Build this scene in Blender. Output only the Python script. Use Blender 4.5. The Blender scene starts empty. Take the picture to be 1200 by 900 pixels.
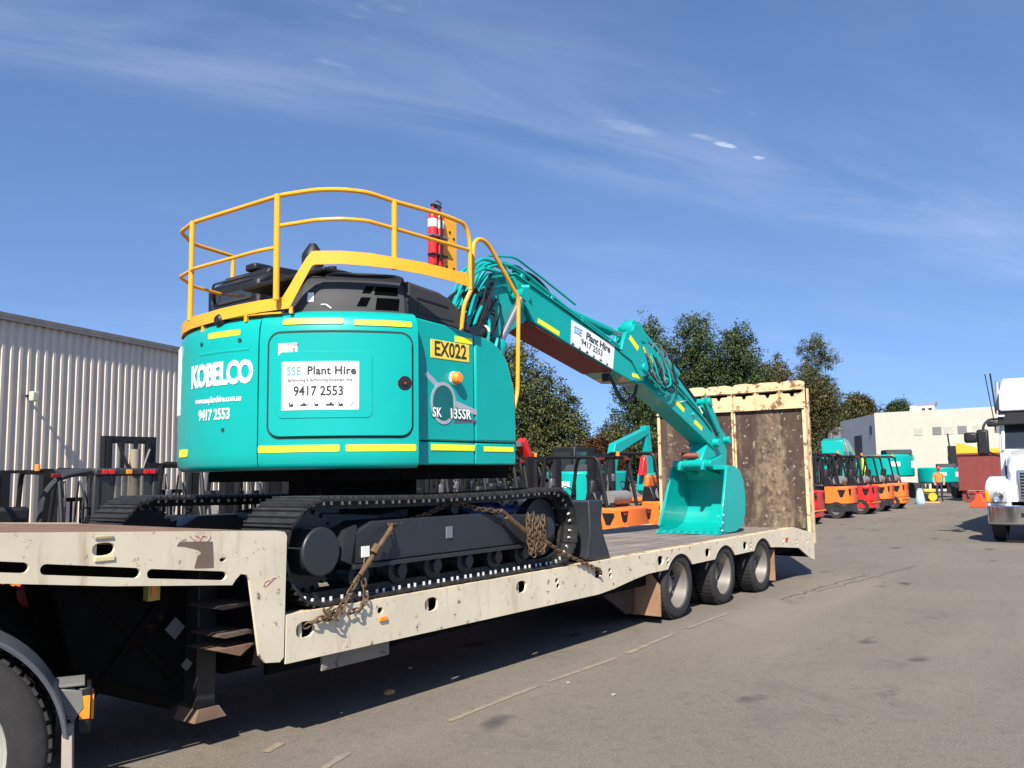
import bpy, bmesh, math, random
import numpy as np
from mathutils import Matrix, Vector
R = math.radians
sc = bpy.context.scene
COL = sc.collection
random.seed(7); rng = np.random.default_rng(7)

# ------------------------------------------------------------------ camera, world, sun, exposure
YAW, PITCH, ROLL = R(36.103), R(5.973), R(-0.8356)
f = Vector((math.cos(YAW)*math.cos(PITCH), math.sin(YAW)*math.cos(PITCH), math.sin(PITCH)))
r = Vector((math.sin(YAW), -math.cos(YAW), 0)); u = r.cross(f)
r2 = r*math.cos(ROLL) + u*math.sin(ROLL); u2 = -r*math.sin(ROLL) + u*math.cos(ROLL)
cam = bpy.data.cameras.new('camera'); camo = bpy.data.objects.new('camera', cam); COL.objects.link(camo)
camo.matrix_world = Matrix(((r2.x, u2.x, -f.x, -9.1205), (r2.y, u2.y, -f.y, -4.4606), (r2.z, u2.z, -f.z, 1.6736), (0, 0, 0, 1)))
cam.sensor_width = 36; cam.lens = 36*1017.7/1200; cam.clip_end = 6000; cam.clip_start = .05
sc.camera = camo

SUNV = Vector((.95, .47, -1)).normalized()          # the way the light travels
EL = math.asin(-SUNV.z); ROT = math.atan2(-SUNV.x, -SUNV.y)
sun = bpy.data.lights.new('sun', 'SUN'); sun.energy = 4.9; sun.angle = R(.55); sun.color = (1, .93, .82)
suno = bpy.data.objects.new('sun', sun); COL.objects.link(suno)
suno.rotation_euler = SUNV.to_track_quat('-Z', 'Y').to_euler()

w = bpy.data.worlds.new('World'); sc.world = w; w.use_nodes = True
nt = w.node_tree; N = nt.nodes; L = nt.links
bg = N['Background']; bg.inputs[1].default_value = .103
sky = N.new('ShaderNodeTexSky'); sky.sky_type = 'NISHITA'; sky.sun_disc = False
sky.sun_elevation = EL; sky.sun_rotation = ROT; sky.air_density = 1.0; sky.dust_density = .3; sky.ozone_density = 5
tc = N.new('ShaderNodeTexCoord'); sep = N.new('ShaderNodeSeparateXYZ'); L.new(tc.outputs['Generated'], sep.inputs[0])
def wmath(op, a, b):
    n = N.new('ShaderNodeMath'); n.operation = op
    for i, v in enumerate((a, b)):
        if isinstance(v, (int, float)): n.inputs[i].default_value = v
        else: L.new(v, n.inputs[i])
    return n.outputs[0]
lift = N.new('ShaderNodeCombineXYZ'); L.new(sep.outputs[0], lift.inputs[0]); L.new(sep.outputs[1], lift.inputs[1])
L.new(wmath('ADD', wmath('MAXIMUM', sep.outputs[2], 0.), .17), lift.inputs[2])
nrmz = N.new('ShaderNodeVectorMath'); nrmz.operation = 'NORMALIZE'; L.new(lift.outputs[0], nrmz.inputs[0]); L.new(nrmz.outputs[0], sky.inputs[0])
zz = wmath('MAXIMUM', wmath('ADD', sep.outputs[2], .12), .05)
cx = wmath('DIVIDE', sep.outputs[0], zz); cy = wmath('DIVIDE', sep.outputs[1], zz)
cmb = N.new('ShaderNodeCombineXYZ'); L.new(cx, cmb.inputs[0]); L.new(cy, cmb.inputs[1])
along = wmath('SUBTRACT', wmath('MULTIPLY', cx, .88), wmath('MULTIPLY', cy, .475))      # along the cirrus band
across = wmath('ADD', wmath('MULTIPLY', cx, .475), wmath('MULTIPLY', cy, .88))
def wnoise(sa, sb, nscale, detail, rough, dist, off=0.):
    v = N.new('ShaderNodeCombineXYZ'); L.new(wmath('MULTIPLY', along, sa), v.inputs[0]); L.new(wmath('MULTIPLY', across, sb), v.inputs[1]); v.inputs[2].default_value = off
    n = N.new('ShaderNodeTexNoise'); n.inputs['Scale'].default_value = nscale; n.inputs['Detail'].default_value = detail
    n.inputs['Roughness'].default_value = rough; n.inputs['Distortion'].default_value = dist
    L.new(v.outputs[0], n.inputs['Vector']); return n.outputs[0]
def wramp(v, a, b, c=0., d=1.):
    m = N.new('ShaderNodeMapRange'); m.interpolation_type = 'SMOOTHSTEP'; m.inputs[1].default_value = a; m.inputs[2].default_value = b; m.inputs[3].default_value = c; m.inputs[4].default_value = d
    L.new(v, m.inputs[0]); return m.outputs[0]
wob_ = wmath('ADD', across, wmath('MULTIPLY', wmath('SUBTRACT', wnoise(.8, .8, 1.2, 3, .5, .0, 2.), .5), .25))
band = wmath('MULTIPLY', wramp(wob_, 1.15, 1.62), wramp(wob_, 1.66, 1.88, 1, 0))
streak = wramp(wnoise(.7, 2.6, 1.5, 8, .62, .5, .7), .30, .75)
cl = wmath('MULTIPLY', wmath('MULTIPLY', streak, band), .14)
veil = wmath('MULTIPLY', wramp(wnoise(.5, 1.1, 1.1, 6, .6, .4, 4.), .45, .85), .09)
patchy = wmath('MULTIPLY', wmath('MULTIPLY', wramp(wnoise(1.6, 3.2, 2.6, 6, .6, .3, 7.3), .62, .76), wramp(across, 1.2, 1.45)), wramp(across, 1.52, 1.64, 1, 0))
puffs = None
for (px_, py_, sx_, sy_, st_) in ((1.654, .87, .085, .022, .10), (1.846, .734, .030, .012, .42), (1.952, .692, .018, .009, .30), (1.78, .76, .04, .012, .15)):
    pa_, ps_ = .88*px_-.475*py_, .475*px_+.88*py_
    e1 = wmath('POWER', wmath('DIVIDE', wmath('SUBTRACT', along, pa_), sx_), 2); e2 = wmath('POWER', wmath('DIVIDE', wmath('SUBTRACT', across, ps_), sy_), 2)
    e = wmath('ADD', wmath('ADD', e1, e2), wmath('MULTIPLY', wnoise(9, 22, 3, 6, .7, .8, 1.), 2.6))
    g_ = wmath('MULTIPLY', wramp(e, .9, 2.6, 1, 0), st_); puffs = g_ if puffs is None else wmath('MAXIMUM', puffs, g_)
cl2 = wmath('MINIMUM', wmath('ADD', wmath('ADD', wmath('ADD', cl, veil), wmath('MULTIPLY', patchy, .12)), puffs), .85)
mix = N.new('ShaderNodeMix'); mix.data_type = 'RGBA'
tint = N.new('ShaderNodeMix'); tint.data_type = 'RGBA'; tint.blend_type = 'MULTIPLY'; tint.inputs[0].default_value = 1; L.new(sky.outputs[0], tint.inputs[6]); tint.inputs[7].default_value = (.98, 1.0, 1.07, 1)
L.new(cl2, mix.inputs[0]); L.new(tint.outputs[2], mix.inputs[6]); mix.inputs[7].default_value = (7.2, 7.6, 8.4, 1)
L.new(mix.outputs[2], bg.inputs[0])

sc.view_settings.view_transform = 'Standard'; sc.view_settings.look = 'None'
sc.view_settings.exposure = .75; sc.view_settings.gamma = 1
sc.cycles.max_bounces = 6; sc.cycles.diffuse_bounces = 3; sc.cycles.glossy_bounces = 3; sc.cycles.transparent_max_bounces = 8

# ------------------------------------------------------------------ materials
MATS = {}
def mat(name, col, rough=.55, metal=0., var=.12, vs=4., rust=None, bump=0., bs=60., coat=0., spec=.5, streak=None):
    """painted / metal surface: base colour with a little unevenness, optional wear (colour, amount, scale), optional streaky dirt"""
    if name in MATS: return MATS[name]
    m = bpy.data.materials.new(name); m.use_nodes = True; MATS[name] = m
    t = m.node_tree; n = t.nodes; l = t.links; b = n['Principled BSDF']
    b.inputs['Roughness'].default_value = rough; b.inputs['Metallic'].default_value = metal
    b.inputs['Coat Weight'].default_value = coat; b.inputs['Coat Roughness'].default_value = .07; b.inputs['Specular IOR Level'].default_value = spec
    tcn = n.new('ShaderNodeTexCoord')
    def noise(scale, detail=5, ro=.6, sxyz=None):
        x = n.new('ShaderNodeTexNoise'); x.inputs['Scale'].default_value = scale; x.inputs['Detail'].default_value = detail; x.inputs['Roughness'].default_value = ro
        if sxyz:
            mp = n.new('ShaderNodeMapping'); mp.inputs['Scale'].default_value = sxyz; l.new(tcn.outputs['Object'], mp.inputs[0]); l.new(mp.outputs[0], x.inputs['Vector'])
        else: l.new(tcn.outputs['Object'], x.inputs['Vector'])
        return x.outputs[0]
    def mr(v, a, b_, c=0., d=1.):
        x = n.new('ShaderNodeMapRange'); x.inputs[1].default_value = a; x.inputs[2].default_value = b_; x.inputs[3].default_value = c; x.inputs[4].default_value = d; l.new(v, x.inputs[0]); return x.outputs[0]
    def mixc(fac, a, b_):
        x = n.new('ShaderNodeMix'); x.data_type = 'RGBA'; l.new(fac, x.inputs[0])
        for i, v in ((6, a), (7, b_)):
            if isinstance(v, tuple): x.inputs[i].default_value = (*v, 1)
            else: l.new(v, x.inputs[i])
        return x.outputs[2]
    dark = tuple(c*(1-var) for c in col); lite = tuple(min(1, c*(1+var)) for c in col)
    c = mixc(mr(noise(vs), .3, .7), dark, lite)
    if streak:
        sc_, am, sx = streak
        c = mixc(mr(noise(2.5, 6, .65, sx), .62-am, .78-am*.5, 0, .85), c, sc_)
    if rust:
        rc, am, rs = rust
        fac = mr(noise(rs, 8, .7), .66-am, .72-am)
        c = mixc(fac, c, rc)
        rr = n.new('ShaderNodeMix'); rr.data_type = 'FLOAT'; l.new(fac, rr.inputs[0]); rr.inputs[2].default_value = rough; rr.inputs[3].default_value = .85; l.new(rr.outputs[0], b.inputs['Roughness'])
    l.new(c, b.inputs['Base Color'])
    if bump:
        bp = n.new('ShaderNodeBump'); bp.inputs['Strength'].default_value = bump; bp.inputs['Distance'].default_value = .01
        l.new(noise(bs, 4), bp.inputs['Height']); l.new(bp.outputs[0], b.inputs['Normal'])
    return m
RUST = (.13, .055, .025)
teal = mat('teal_paint', (.001, .345, .305), .34, var=.05, vs=1.5, coat=.28, spec=.3, streak=((.012, .345, .31), .02, (1, 1, .4)))
teal_old = mat('worn_teal_paint', (.006, .33, .31), .5, var=.15, rust=((.10, .16, .14), .05, 9))
dgrey = mat('charcoal_paint', (.022, .025, .029), .42, var=.12)
hoodm = mat('grey_plastic_cover', (.038, .040, .044), .62, var=.1, spec=.3)
blk = mat('black_plastic', (.009, .009, .010), .5, var=.2)
rub = mat('tyre_rubber', (.022, .021, .021), .85, var=.25, vs=8, bump=.2, bs=90)
trk = mat('track_steel', (.045, .044, .043), .5, .55, var=.3, vs=9, rust=((.09, .07, .055), .06, 7))
yel = mat('safety_yellow_paint', (.80, .37, .018), .4, var=.05)
lime = mat('lime_reflective_tape', (.80, .88, .03), .45, var=.03)
yplate = mat('yellow_plate', (.85, .62, .06), .5, var=.02)
white = mat('white_paint', (.80, .80, .79), .45, var=.03)
wink = mat('white_lettering', (.85, .87, .87), .5, var=.01)
bink = mat('black_lettering', (.02, .02, .022), .6, var=.05)
blueink = mat('blue_lettering', (.12, .30, .62), .6, var=.05)
redink = mat('red_lettering', (.55, .03, .03), .6, var=.05)
signw = mat('white_sign_vinyl', (.86, .86, .85), .45, var=.02)
silver = mat('silver_decal', (.55, .56, .57), .35, .5, var=.05)
cream = mat('worn_cream_paint', (.655, .575, .42), .6, var=.10, vs=2.2, rust=((.15, .085, .05), .072, 11), streak=((.37, .28, .18), .055, (3, 3, .5)))
creamr = mat('rusty_cream_paint', (.66, .50, .28), .65, var=.14, vs=2.2, rust=((.20, .10, .045), .13, 6))
rustm = mat('rusty_steel', (.17, .095, .06), .85, var=.35, vs=4, rust=((.24, .16, .11), .08, 9), bump=.25, bs=40)
under = mat('grimy_chassis', (.008, .0075, .007), .9, spec=.08, var=.35, vs=5, rust=((.045, .027, .018), .05, 4))
plank = mat('weathered_deck', (.215, .18, .155), .85, var=.3, vs=2, streak=((.13, .105, .09), .1, (.25, 5, 1)), bump=.3, bs=30)
chain_m = mat('rusty_chain', (.135, .085, .05), .7, .4, var=.35, vs=14)
rimm = mat('dusty_steel_rim', (.27, .25, .225), .42, .45, var=.15, rust=((.22, .15, .10), .02, 8))
chrome = mat('chrome', (.75, .75, .76), .12, .95, var=.03)
blued = mat('blue_sheet', (.014, .036, .12), .5, var=.15)
redm = mat('red_paint', (.62, .02, .018), .35, var=.06, coat=.3)
orange = mat('orange_paint', (.86, .175, .025), .4, var=.06, coat=.2)
lampr = mat('red_lens', (.55, .01, .01), .2, var=.02, coat=.5)
lampo = mat('amber_lens', (.9, .28, .02), .2, var=.02, coat=.5)
hose = mat('black_hose', (.014, .014, .015), .45, var=.1)
steelg = mat('grey_steel', (.30, .31, .33), .35, .7, var=.1)
seatm = mat('black_vinyl', (.02, .02, .022), .5, var=.1)
brickr = mat('brick_red_paint', (.19, .035, .028), .6, var=.12, rust=((.10, .03, .02), .03, 5))
redprim = mat('red_primer', (.19, .035, .028), .6, var=.15)
fluro = mat('orange_hi_vis_cloth', (.9, .20, .03), .8, var=.08)
navy = mat('navy_cloth', (.02, .025, .045), .85, var=.15)
skin = mat('skin', (.50, .28, .19), .55, var=.06)
pale = mat('pale_blue_plastic', (.42, .60, .72), .5, var=.05)
glassm = mat('dark_glass', (.02, .025, .03), .08, var=.02, spec=.8)

def wall_mat(name, col, col2):
    return mat(name, col, .6, var=.06, vs=1.2, streak=(col2, .03, (2, 2, .12)))
shedm = mat('pale_steel_cladding', (.68, .575, .455), .5, .1, var=.05, vs=.8, streak=((.42, .34, .27), .03, (1.4, 1.4, .25)))
bwhite = wall_mat('white_render', (.52, .49, .41), (.45, .42, .36))
bgrey = wall_mat('grey_render', (.50, .49, .47), (.42, .41, .39))

def ground_mat():
    m = bpy.data.materials.new('worn_asphalt'); m.use_nodes = True; t = m.node_tree; n = t.nodes; l = t.links; b = n['Principled BSDF']
    b.inputs['Roughness'].default_value = .88; b.inputs['Specular IOR Level'].default_value = .3
    g = n.new('ShaderNodeNewGeometry')
    def noise(s, d=6, ro=.6, dist=0, sxyz=None, rot=0):
        x = n.new('ShaderNodeTexNoise'); x.inputs['Scale'].default_value = s; x.inputs['Detail'].default_value = d; x.inputs['Roughness'].default_value = ro; x.inputs['Distortion'].default_value = dist
        if sxyz:
            mp = n.new('ShaderNodeMapping'); mp.inputs['Scale'].default_value = sxyz; mp.inputs['Rotation'].default_value = (0, 0, rot); l.new(g.outputs['Position'], mp.inputs[0]); l.new(mp.outputs[0], x.inputs['Vector'])
        else: l.new(g.outputs['Position'], x.inputs['Vector'])
        return x.outputs[0]
    def mr(v, a, b_, c=0., d=1., smooth=True):
        x = n.new('ShaderNodeMapRange'); x.interpolation_type = 'SMOOTHSTEP' if smooth else 'LINEAR'
        x.inputs[1].default_value = a; x.inputs[2].default_value = b_; x.inputs[3].default_value = c; x.inputs[4].default_value = d; l.new(v, x.inputs[0]); return x.outputs[0]
    def mixc(fac, a, b_):
        x = n.new('ShaderNodeMix'); x.data_type = 'RGBA'; l.new(fac, x.inputs[0])
        for i, v in ((6, a), (7, b_)):
            if isinstance(v, tuple): x.inputs[i].default_value = (*v, 1)
            else: l.new(v, x.inputs[i])
        return x.outputs[2]
    def mul(a, b_):
        x = n.new('ShaderNodeMath'); x.operation = 'MULTIPLY'; l.new(a, x.inputs[0])
        if isinstance(b_, float): x.inputs[1].default_value = b_
        else: l.new(b_, x.inputs[1])
        return x.outputs[0]
    def mth2(a, b_, k): return mul(mul(a, b_), k)
    c = mixc(mr(noise(.35, 5), .3, .7), (.182, .157, .121), (.228, .197, .151))
    c = mixc(mr(noise(2.2, 6, .65), .45, .75, 0, .6), c, (.23, .198, .16))
    c = mixc(mr(noise(24, 4, .7), .42, .66, 0, .5), c, (.24, .207, .168))
    c = mixc(mr(noise(9, 5, .7), .50, .66, 0, .5), c, (.125, .108, .09))
    c = mixc(mr(noise(1.1, 6, .7, .6), .54, .66, 0, .4), c, (.13, .112, .092))
    c = mixc(mr(noise(14, 3, .6), .60, .70, 0, .5), c, (.27, .238, .195))
    c = mixc(mr(noise(70, 3, .7), .34, .72, 0, .85), c, (.10, .092, .084))          # stone chips
    c = mixc(mr(noise(120, 2, .6), .62, .78, 0, .7), c, (.34, .30, .25))
    # oil spots
    st = mul(mr(noise(.9, 3, .5, 0, (.6, 1.5, 1), .4), .635, .72), mr(noise(5.5, 4, .6), .40, .62))
    c = mixc(mul(st, .78), c, (.045, .041, .038))
    v = n.new('ShaderNodeTexVoronoi'); v.inputs['Scale'].default_value = .78; v.inputs['Randomness'].default_value = 1.0
    mp = n.new('ShaderNodeMapping'); mp.inputs['Scale'].default_value = (.75, 1.5, 1); mp.inputs['Rotation'].default_value = (0, 0, .2); l.new(g.outputs['Position'], mp.inputs[0])
    ad = n.new('ShaderNodeVectorMath'); ad.operation = 'ADD'; l.new(mp.outputs[0], ad.inputs[0])
    nz = n.new('ShaderNodeTexNoise'); nz.inputs['Scale'].default_value = 3; l.new(g.outputs['Position'], nz.inputs['Vector'])
    scv = n.new('ShaderNodeVectorMath'); scv.operation = 'SCALE'; scv.inputs['Scale'].default_value = .35; l.new(nz.outputs['Color'], scv.inputs[0]); l.new(scv.outputs[0], ad.inputs[1])
    l.new(ad.outputs[0], v.inputs['Vector'])
    c = mixc(mr(v.outputs['Distance'], .05, .16, .85, 0), c, (.05, .046, .042))
    c = mixc(mth2(mr(noise(1.0, 3, .5, 0, (.10, 6.0, 1), .13), .60, .70), mr(noise(.6, 4, .6), .5, .65), .38), c, (.09, .08, .07))      # tyre scuffs
    # pale worn wheel paths along the yard
    c = mixc(mul(mr(noise(.5, 4, .5, .2, (.12, 1.3, 1), .1), .52, .72), .5), c, (.25, .217, .178))
    l.new(c, b.inputs['Base Color'])
    bp = n.new('ShaderNodeBump'); bp.inputs['Strength'].default_value = .55; bp.inputs['Distance'].default_value = .012
    l.new(noise(85, 4, .7), bp.inputs['Height']); l.new(bp.outputs[0], b.inputs['Normal'])
    return m
def sheet_mat():
    """muddy brown steel: tan dirt in vertical runs, thicker towards the foot, pale flecks"""
    m = bpy.data.materials.new('muddy_ramp_sheet'); m.use_nodes = True; t = m.node_tree; n = t.nodes; l = t.links; b = n['Principled BSDF']; b.inputs['Roughness'].default_value = .85; b.inputs['Specular IOR Level'].default_value = .25
    g = n.new('ShaderNodeNewGeometry')
    def noise(s_, sx, d=6, ro=.65, off=(0, 0, 0)):
        mp = n.new('ShaderNodeMapping'); mp.inputs['Scale'].default_value = sx; mp.inputs['Location'].default_value = off; l.new(g.outputs['Position'], mp.inputs[0])
        x = n.new('ShaderNodeTexNoise'); x.inputs['Scale'].default_value = s_; x.inputs['Detail'].default_value = d; x.inputs['Roughness'].default_value = ro; l.new(mp.outputs[0], x.inputs['Vector']); return x.outputs[0]
    def mr(v, a, b_, c=0., d=1.):
        x = n.new('ShaderNodeMapRange'); x.inputs[1].default_value = a; x.inputs[2].default_value = b_; x.inputs[3].default_value = c; x.inputs[4].default_value = d; l.new(v, x.inputs[0]); return x.outputs[0]
    def mth(op, a, b_):
        x = n.new('ShaderNodeMath'); x.operation = op
        for i, v in enumerate((a, b_)):
            if isinstance(v, float): x.inputs[i].default_value = v
            else: l.new(v, x.inputs[i])
        return x.outputs[0]
    def mixc(fac, a, b_):
        x = n.new('ShaderNodeMix'); x.data_type = 'RGBA'; l.new(fac, x.inputs[0])
        for i, v in ((6, a), (7, b_)):
            if isinstance(v, tuple): x.inputs[i].default_value = (*v, 1)
            else: l.new(v, x.inputs[i])
        return x.outputs[2]
    sp = n.new('ShaderNodeSeparateXYZ'); l.new(g.outputs['Position'], sp.inputs[0])
    c = mixc(mr(noise(3, (1, 1, 1)), .3, .7), (.058, .038, .030), (.088, .060, .047))
    runs = mth('ADD', noise(1.6, (1, 2.2, .22), 3, .5, (0, 1.3, 0)), mth('MULTIPLY', mth('SUBTRACT', 1.55, sp.outputs[2]), .035))
    grain = noise(9, (1, 1, .8), 5, .75)
    f1 = mth('MULTIPLY', mr(runs, .455, .60), mr(grain, .36, .58))
    c = mixc(mth('MULTIPLY', f1, .85), c, (.27, .20, .125))
    blot = mth('MULTIPLY', mr(noise(3.2, (1, 1.2, .8), 6, .7, (0, 7, 0)), .52, .66), mr(sp.outputs[2], 2.6, .6)); c = mixc(mth('MULTIPLY', blot, .75), c, (.33, .26, .17))
    dk = mth('MULTIPLY', mr(noise(1.8, (1, 2.6, .2), 3, .5, (0, 4.1, 0)), .55, .66), .6); c = mixc(dk, c, (.03, .022, .018))
    fl = mr(noise(13, (1, 1, 1), 3, .6), .62, .70); c = mixc(mth('MULTIPLY', fl, .75), c, (.42, .36, .27))
    l.new(c, b.inputs['Base Color'])
    bp = n.new('ShaderNodeBump'); bp.inputs['Strength'].default_value = .5; bp.inputs['Distance'].default_value = .012; l.new(grain, bp.inputs['Height']); l.new(bp.outputs[0], b.inputs['Normal'])
    return m
rampm = sheet_mat()
def leaf_mat(name, a, b_, c_):
    m = bpy.data.materials.new(name); m.use_nodes = True; t = m.node_tree; n = t.nodes; l = t.links; b = n['Principled BSDF']
    b.inputs['Roughness'].default_value = .8; b.inputs['Specular IOR Level'].default_value = .12
    g = n.new('ShaderNodeNewGeometry'); x = n.new('ShaderNodeTexNoise'); x.inputs['Scale'].default_value = .8; x.inputs['Detail'].default_value = 4; l.new(g.outputs['Position'], x.inputs['Vector'])
    cr = n.new('ShaderNodeValToRGB'); cr.color_ramp.elements[0].position = .32; cr.color_ramp.elements[0].color = (*a, 1); cr.color_ramp.elements[1].position = .68; cr.color_ramp.elements[1].color = (*c_, 1)
    e = cr.color_ramp.elements.new(.5); e.color = (*b_, 1)
    ri = n.new('ShaderNodeMath'); ri.operation = 'MULTIPLY_ADD'; l.new(g.outputs['Random Per Island'], ri.inputs[0]); ri.inputs[1].default_value = .3; ri.inputs[2].default_value = -.15
    ad = n.new('ShaderNodeMath'); ad.operation = 'ADD'; l.new(x.outputs[0], ad.inputs[0]); l.new(ri.outputs[0], ad.inputs[1])
    l.new(ad.outputs[0], cr.inputs[0]); l.new(cr.outputs[0], b.inputs['Base Color'])
    tl = n.new('ShaderNodeBsdfTranslucent'); l.new(cr.outputs[0], tl.inputs['Color']); ms = n.new('ShaderNodeMixShader'); ms.inputs[0].default_value = .38; l.new(b.outputs[0], ms.inputs[1]); l.new(tl.outputs[0], ms.inputs[2]); l.new(ms.outputs[0], n['Material Output'].inputs['Surface'])
    return m
leaf_dark = leaf_mat('dark_green_foliage', (0.067, 0.112, 0.049), (0.116, 0.172, 0.071), (0.177, 0.218, 0.095))
leaf_olive = leaf_mat('olive_foliage', (0.098, 0.127, 0.051), (0.171, 0.195, 0.076), (0.244, 0.251, 0.112))
leaf_brown = leaf_mat('browning_foliage', (0.091, 0.103, 0.046), (0.177, 0.165, 0.076), (0.256, 0.205, 0.100))
leaf_aut = leaf_mat('autumn_foliage', (.07, .045, .02), (.15, .075, .03), (.22, .11, .045))
barkm = mat('grey_brown_bark', (.10, .075, .055), .9, var=.3, vs=6)

# ------------------------------------------------------------------ mesh builder
class MB:
    def __init__(s): s.v = []; s.f = []; s.m = []
    def add(s, vs, fs, mi=0):
        o = len(s.v); s.v += [tuple(p) for p in vs]; s.f += [tuple(i+o for i in q) for q in fs]; s.m += [mi]*len(fs); return s
    def box(s, c, d, rot=None, mi=0):
        x, y, z = d[0]/2, d[1]/2, d[2]/2
        vs = [Vector(p) for p in ((-x,-y,-z),(x,-y,-z),(x,y,-z),(-x,y,-z),(-x,-y,z),(x,-y,z),(x,y,z),(-x,y,z))]
        if rot: vs = [rot @ p for p in vs]
        c = Vector(c)
        return s.add([p+c for p in vs], [(0,3,2,1),(4,5,6,7),(0,1,5,4),(1,2,6,5),(2,3,7,6),(3,0,4,7)], mi)
    def span(s, a, b, mi=0):
        return s.box([(a[i]+b[i])/2 for i in range(3)], [abs(b[i]-a[i]) for i in range(3)], None, mi)
    def prism(s, poly, ax, a, b, mi=0):
        """polygon in the plane normal to axis ax, extruded from a to b; poly = (u,v) in the two other axes in xyz order"""
        def P(uv, t):
            p = list(uv); p.insert(ax, t); return tuple(p)
        n = len(poly); area = sum(poly[i][0]*poly[(i+1)%n][1]-poly[(i+1)%n][0]*poly[i][1] for i in range(n))
        if ax == 1: area = -area
        if area < 0: poly = poly[::-1]
        if a > b: a, b = b, a
        vs = [P(p, a) for p in poly]+[P(p, b) for p in poly]
        fs = [tuple(range(n))[::-1], tuple(range(n, 2*n))]+[(i, (i+1) % n, n+(i+1) % n, n+i) for i in range(n)]
        return s.add(vs, fs, mi)
    def cyl(s, p0, p1, r, n=12, r1=None, mi=0, caps=True):
        p0, p1 = Vector(p0), Vector(p1); r1 = r if r1 is None else r1
        d = (p1-p0).normalized(); a = d.orthogonal().normalized(); b = d.cross(a)
        vs = []
        for p, rr in ((p0, r), (p1, r1)):
            for i in range(n):
                t = 2*math.pi*i/n; vs.append(p+(a*math.cos(t)+b*math.sin(t))*rr)
        fs = [(i, (i+1) % n, n+(i+1) % n, n+i) for i in range(n)]
        if caps: fs += [tuple(range(n))[::-1], tuple(range(n, 2*n))]
        return s.add(vs, fs, mi)
    def lathe(s, prof, c, ax, n=28, mi=0):
        """profile of (radius, offset along unit vector ax) about centre c"""
        c = Vector(c); d = Vector(ax).normalized(); a = d.orthogonal().normalized(); b = d.cross(a); k = len(prof); vs = []
        for rr, h in prof:
            for i in range(n):
                t = 2*math.pi*i/n; vs.append(c+d*h+(a*math.cos(t)+b*math.sin(t))*rr)
        fs = [(j*n+i, j*n+(i+1) % n, (j+1)*n+(i+1) % n, (j+1)*n+i) for j in range(k-1) for i in range(n)]
        return s.add(vs, fs, mi)
    def tube(s, pts, r, n=8, mi=0, closed=False):
        pts = [Vector(p) for p in pts]; k = len(pts); vs = []; prev = None
        for i, p in enumerate(pts):
            if closed: d = (pts[(i+1) % k]-pts[i-1])
            else: d = (pts[min(i+1, k-1)]-pts[max(i-1, 0)])
            d.normalize()
            a = d.orthogonal() if prev is None else prev-d*prev.dot(d)
            if a.length < 1e-6: a = d.orthogonal()
            a.normalize(); prev = a; b = d.cross(a)
            for j in range(n):
                t = 2*math.pi*j/n; vs.append(p+(a*math.cos(t)+b*math.sin(t))*r)
        m = k if closed else k-1
        fs = [(i*n+j, i*n+(j+1) % n, ((i+1) % k)*n+(j+1) % n, ((i+1) % k)*n+j) for i in range(m) for j in range(n)]
        if not closed: fs += [tuple(range(n))[::-1], tuple(range((k-1)*n, k*n))]
        return s.add(vs, fs, mi)
    def xf(s, M): s.v = [tuple(M @ Vector(p)) for p in s.v]; return s
    def build(s, name, mats, parent=None, bev=0., smooth=35, seg=2):
        me = bpy.data.meshes.new(name); me.from_pydata(s.v, [], s.f)
        mats = mats if isinstance(mats, (list, tuple)) else [mats]
        for m in mats: me.materials.append(m)
        if len(mats) > 1: me.polygons.foreach_set('material_index', s.m)
        if smooth:
            me.polygons.foreach_set('use_smooth', [True]*len(me.polygons)); me.set_sharp_from_angle(angle=R(smooth))
        me.update()
        o = bpy.data.objects.new(name, me); COL.objects.link(o)
        if parent: o.parent = parent
        if bev:
            b = o.modifiers.new('bevel', 'BEVEL'); b.width = bev; b.segments = seg; b.limit_method = 'ANGLE'; b.angle_limit = R(40); b.harden_normals = False
        return o
def link(name, me, parent=None):
    o = bpy.data.objects.new(name, me); COL.objects.link(o); o.parent = parent; return o
def thing(name, label, cat, loc=(0, 0, 0), rz=0., group=None):
    o = bpy.data.objects.new(name, None); COL.objects.link(o); o.location = loc; o.rotation_euler = (0, 0, rz); o.empty_display_size = .2
    return tag(o, label, cat, group)
def tag(o, label, cat, group=None):
    o['label'] = label; o['category'] = cat
    if group: o['group'] = group
    return o
def struct(o): o['kind'] = 'structure'; return o
def dup(o, parent=None):
    c = o.copy(); COL.objects.link(c)
    if parent: c.parent = parent
    for ch in list(o.children): dup(ch, c)
    return c
def fillet(pts, rad, n=5):
    pts = [Vector(p) for p in pts]; out = [pts[0]]
    for i in range(1, len(pts)-1):
        p, a, b = pts[i], pts[i-1]-pts[i], pts[i+1]-pts[i]
        d = min(rad, a.length*.45, b.length*.45); A = p+a.normalized()*d; B = p+b.normalized()*d
        for k in range(n+1):
            t = k/n; out.append(A*(1-t)**2+p*2*t*(1-t)+B*t*t)
    return out+[pts[-1]]
def bez(a, b, sag, n=10, side=(0, 0, 0)):
    a, b = Vector(a), Vector(b); s = Vector(side)
    return [a.lerp(b, t)+(Vector((0, 0, -sag))+s)*4*t*(1-t) for t in [i/n for i in range(n+1)]]
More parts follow.
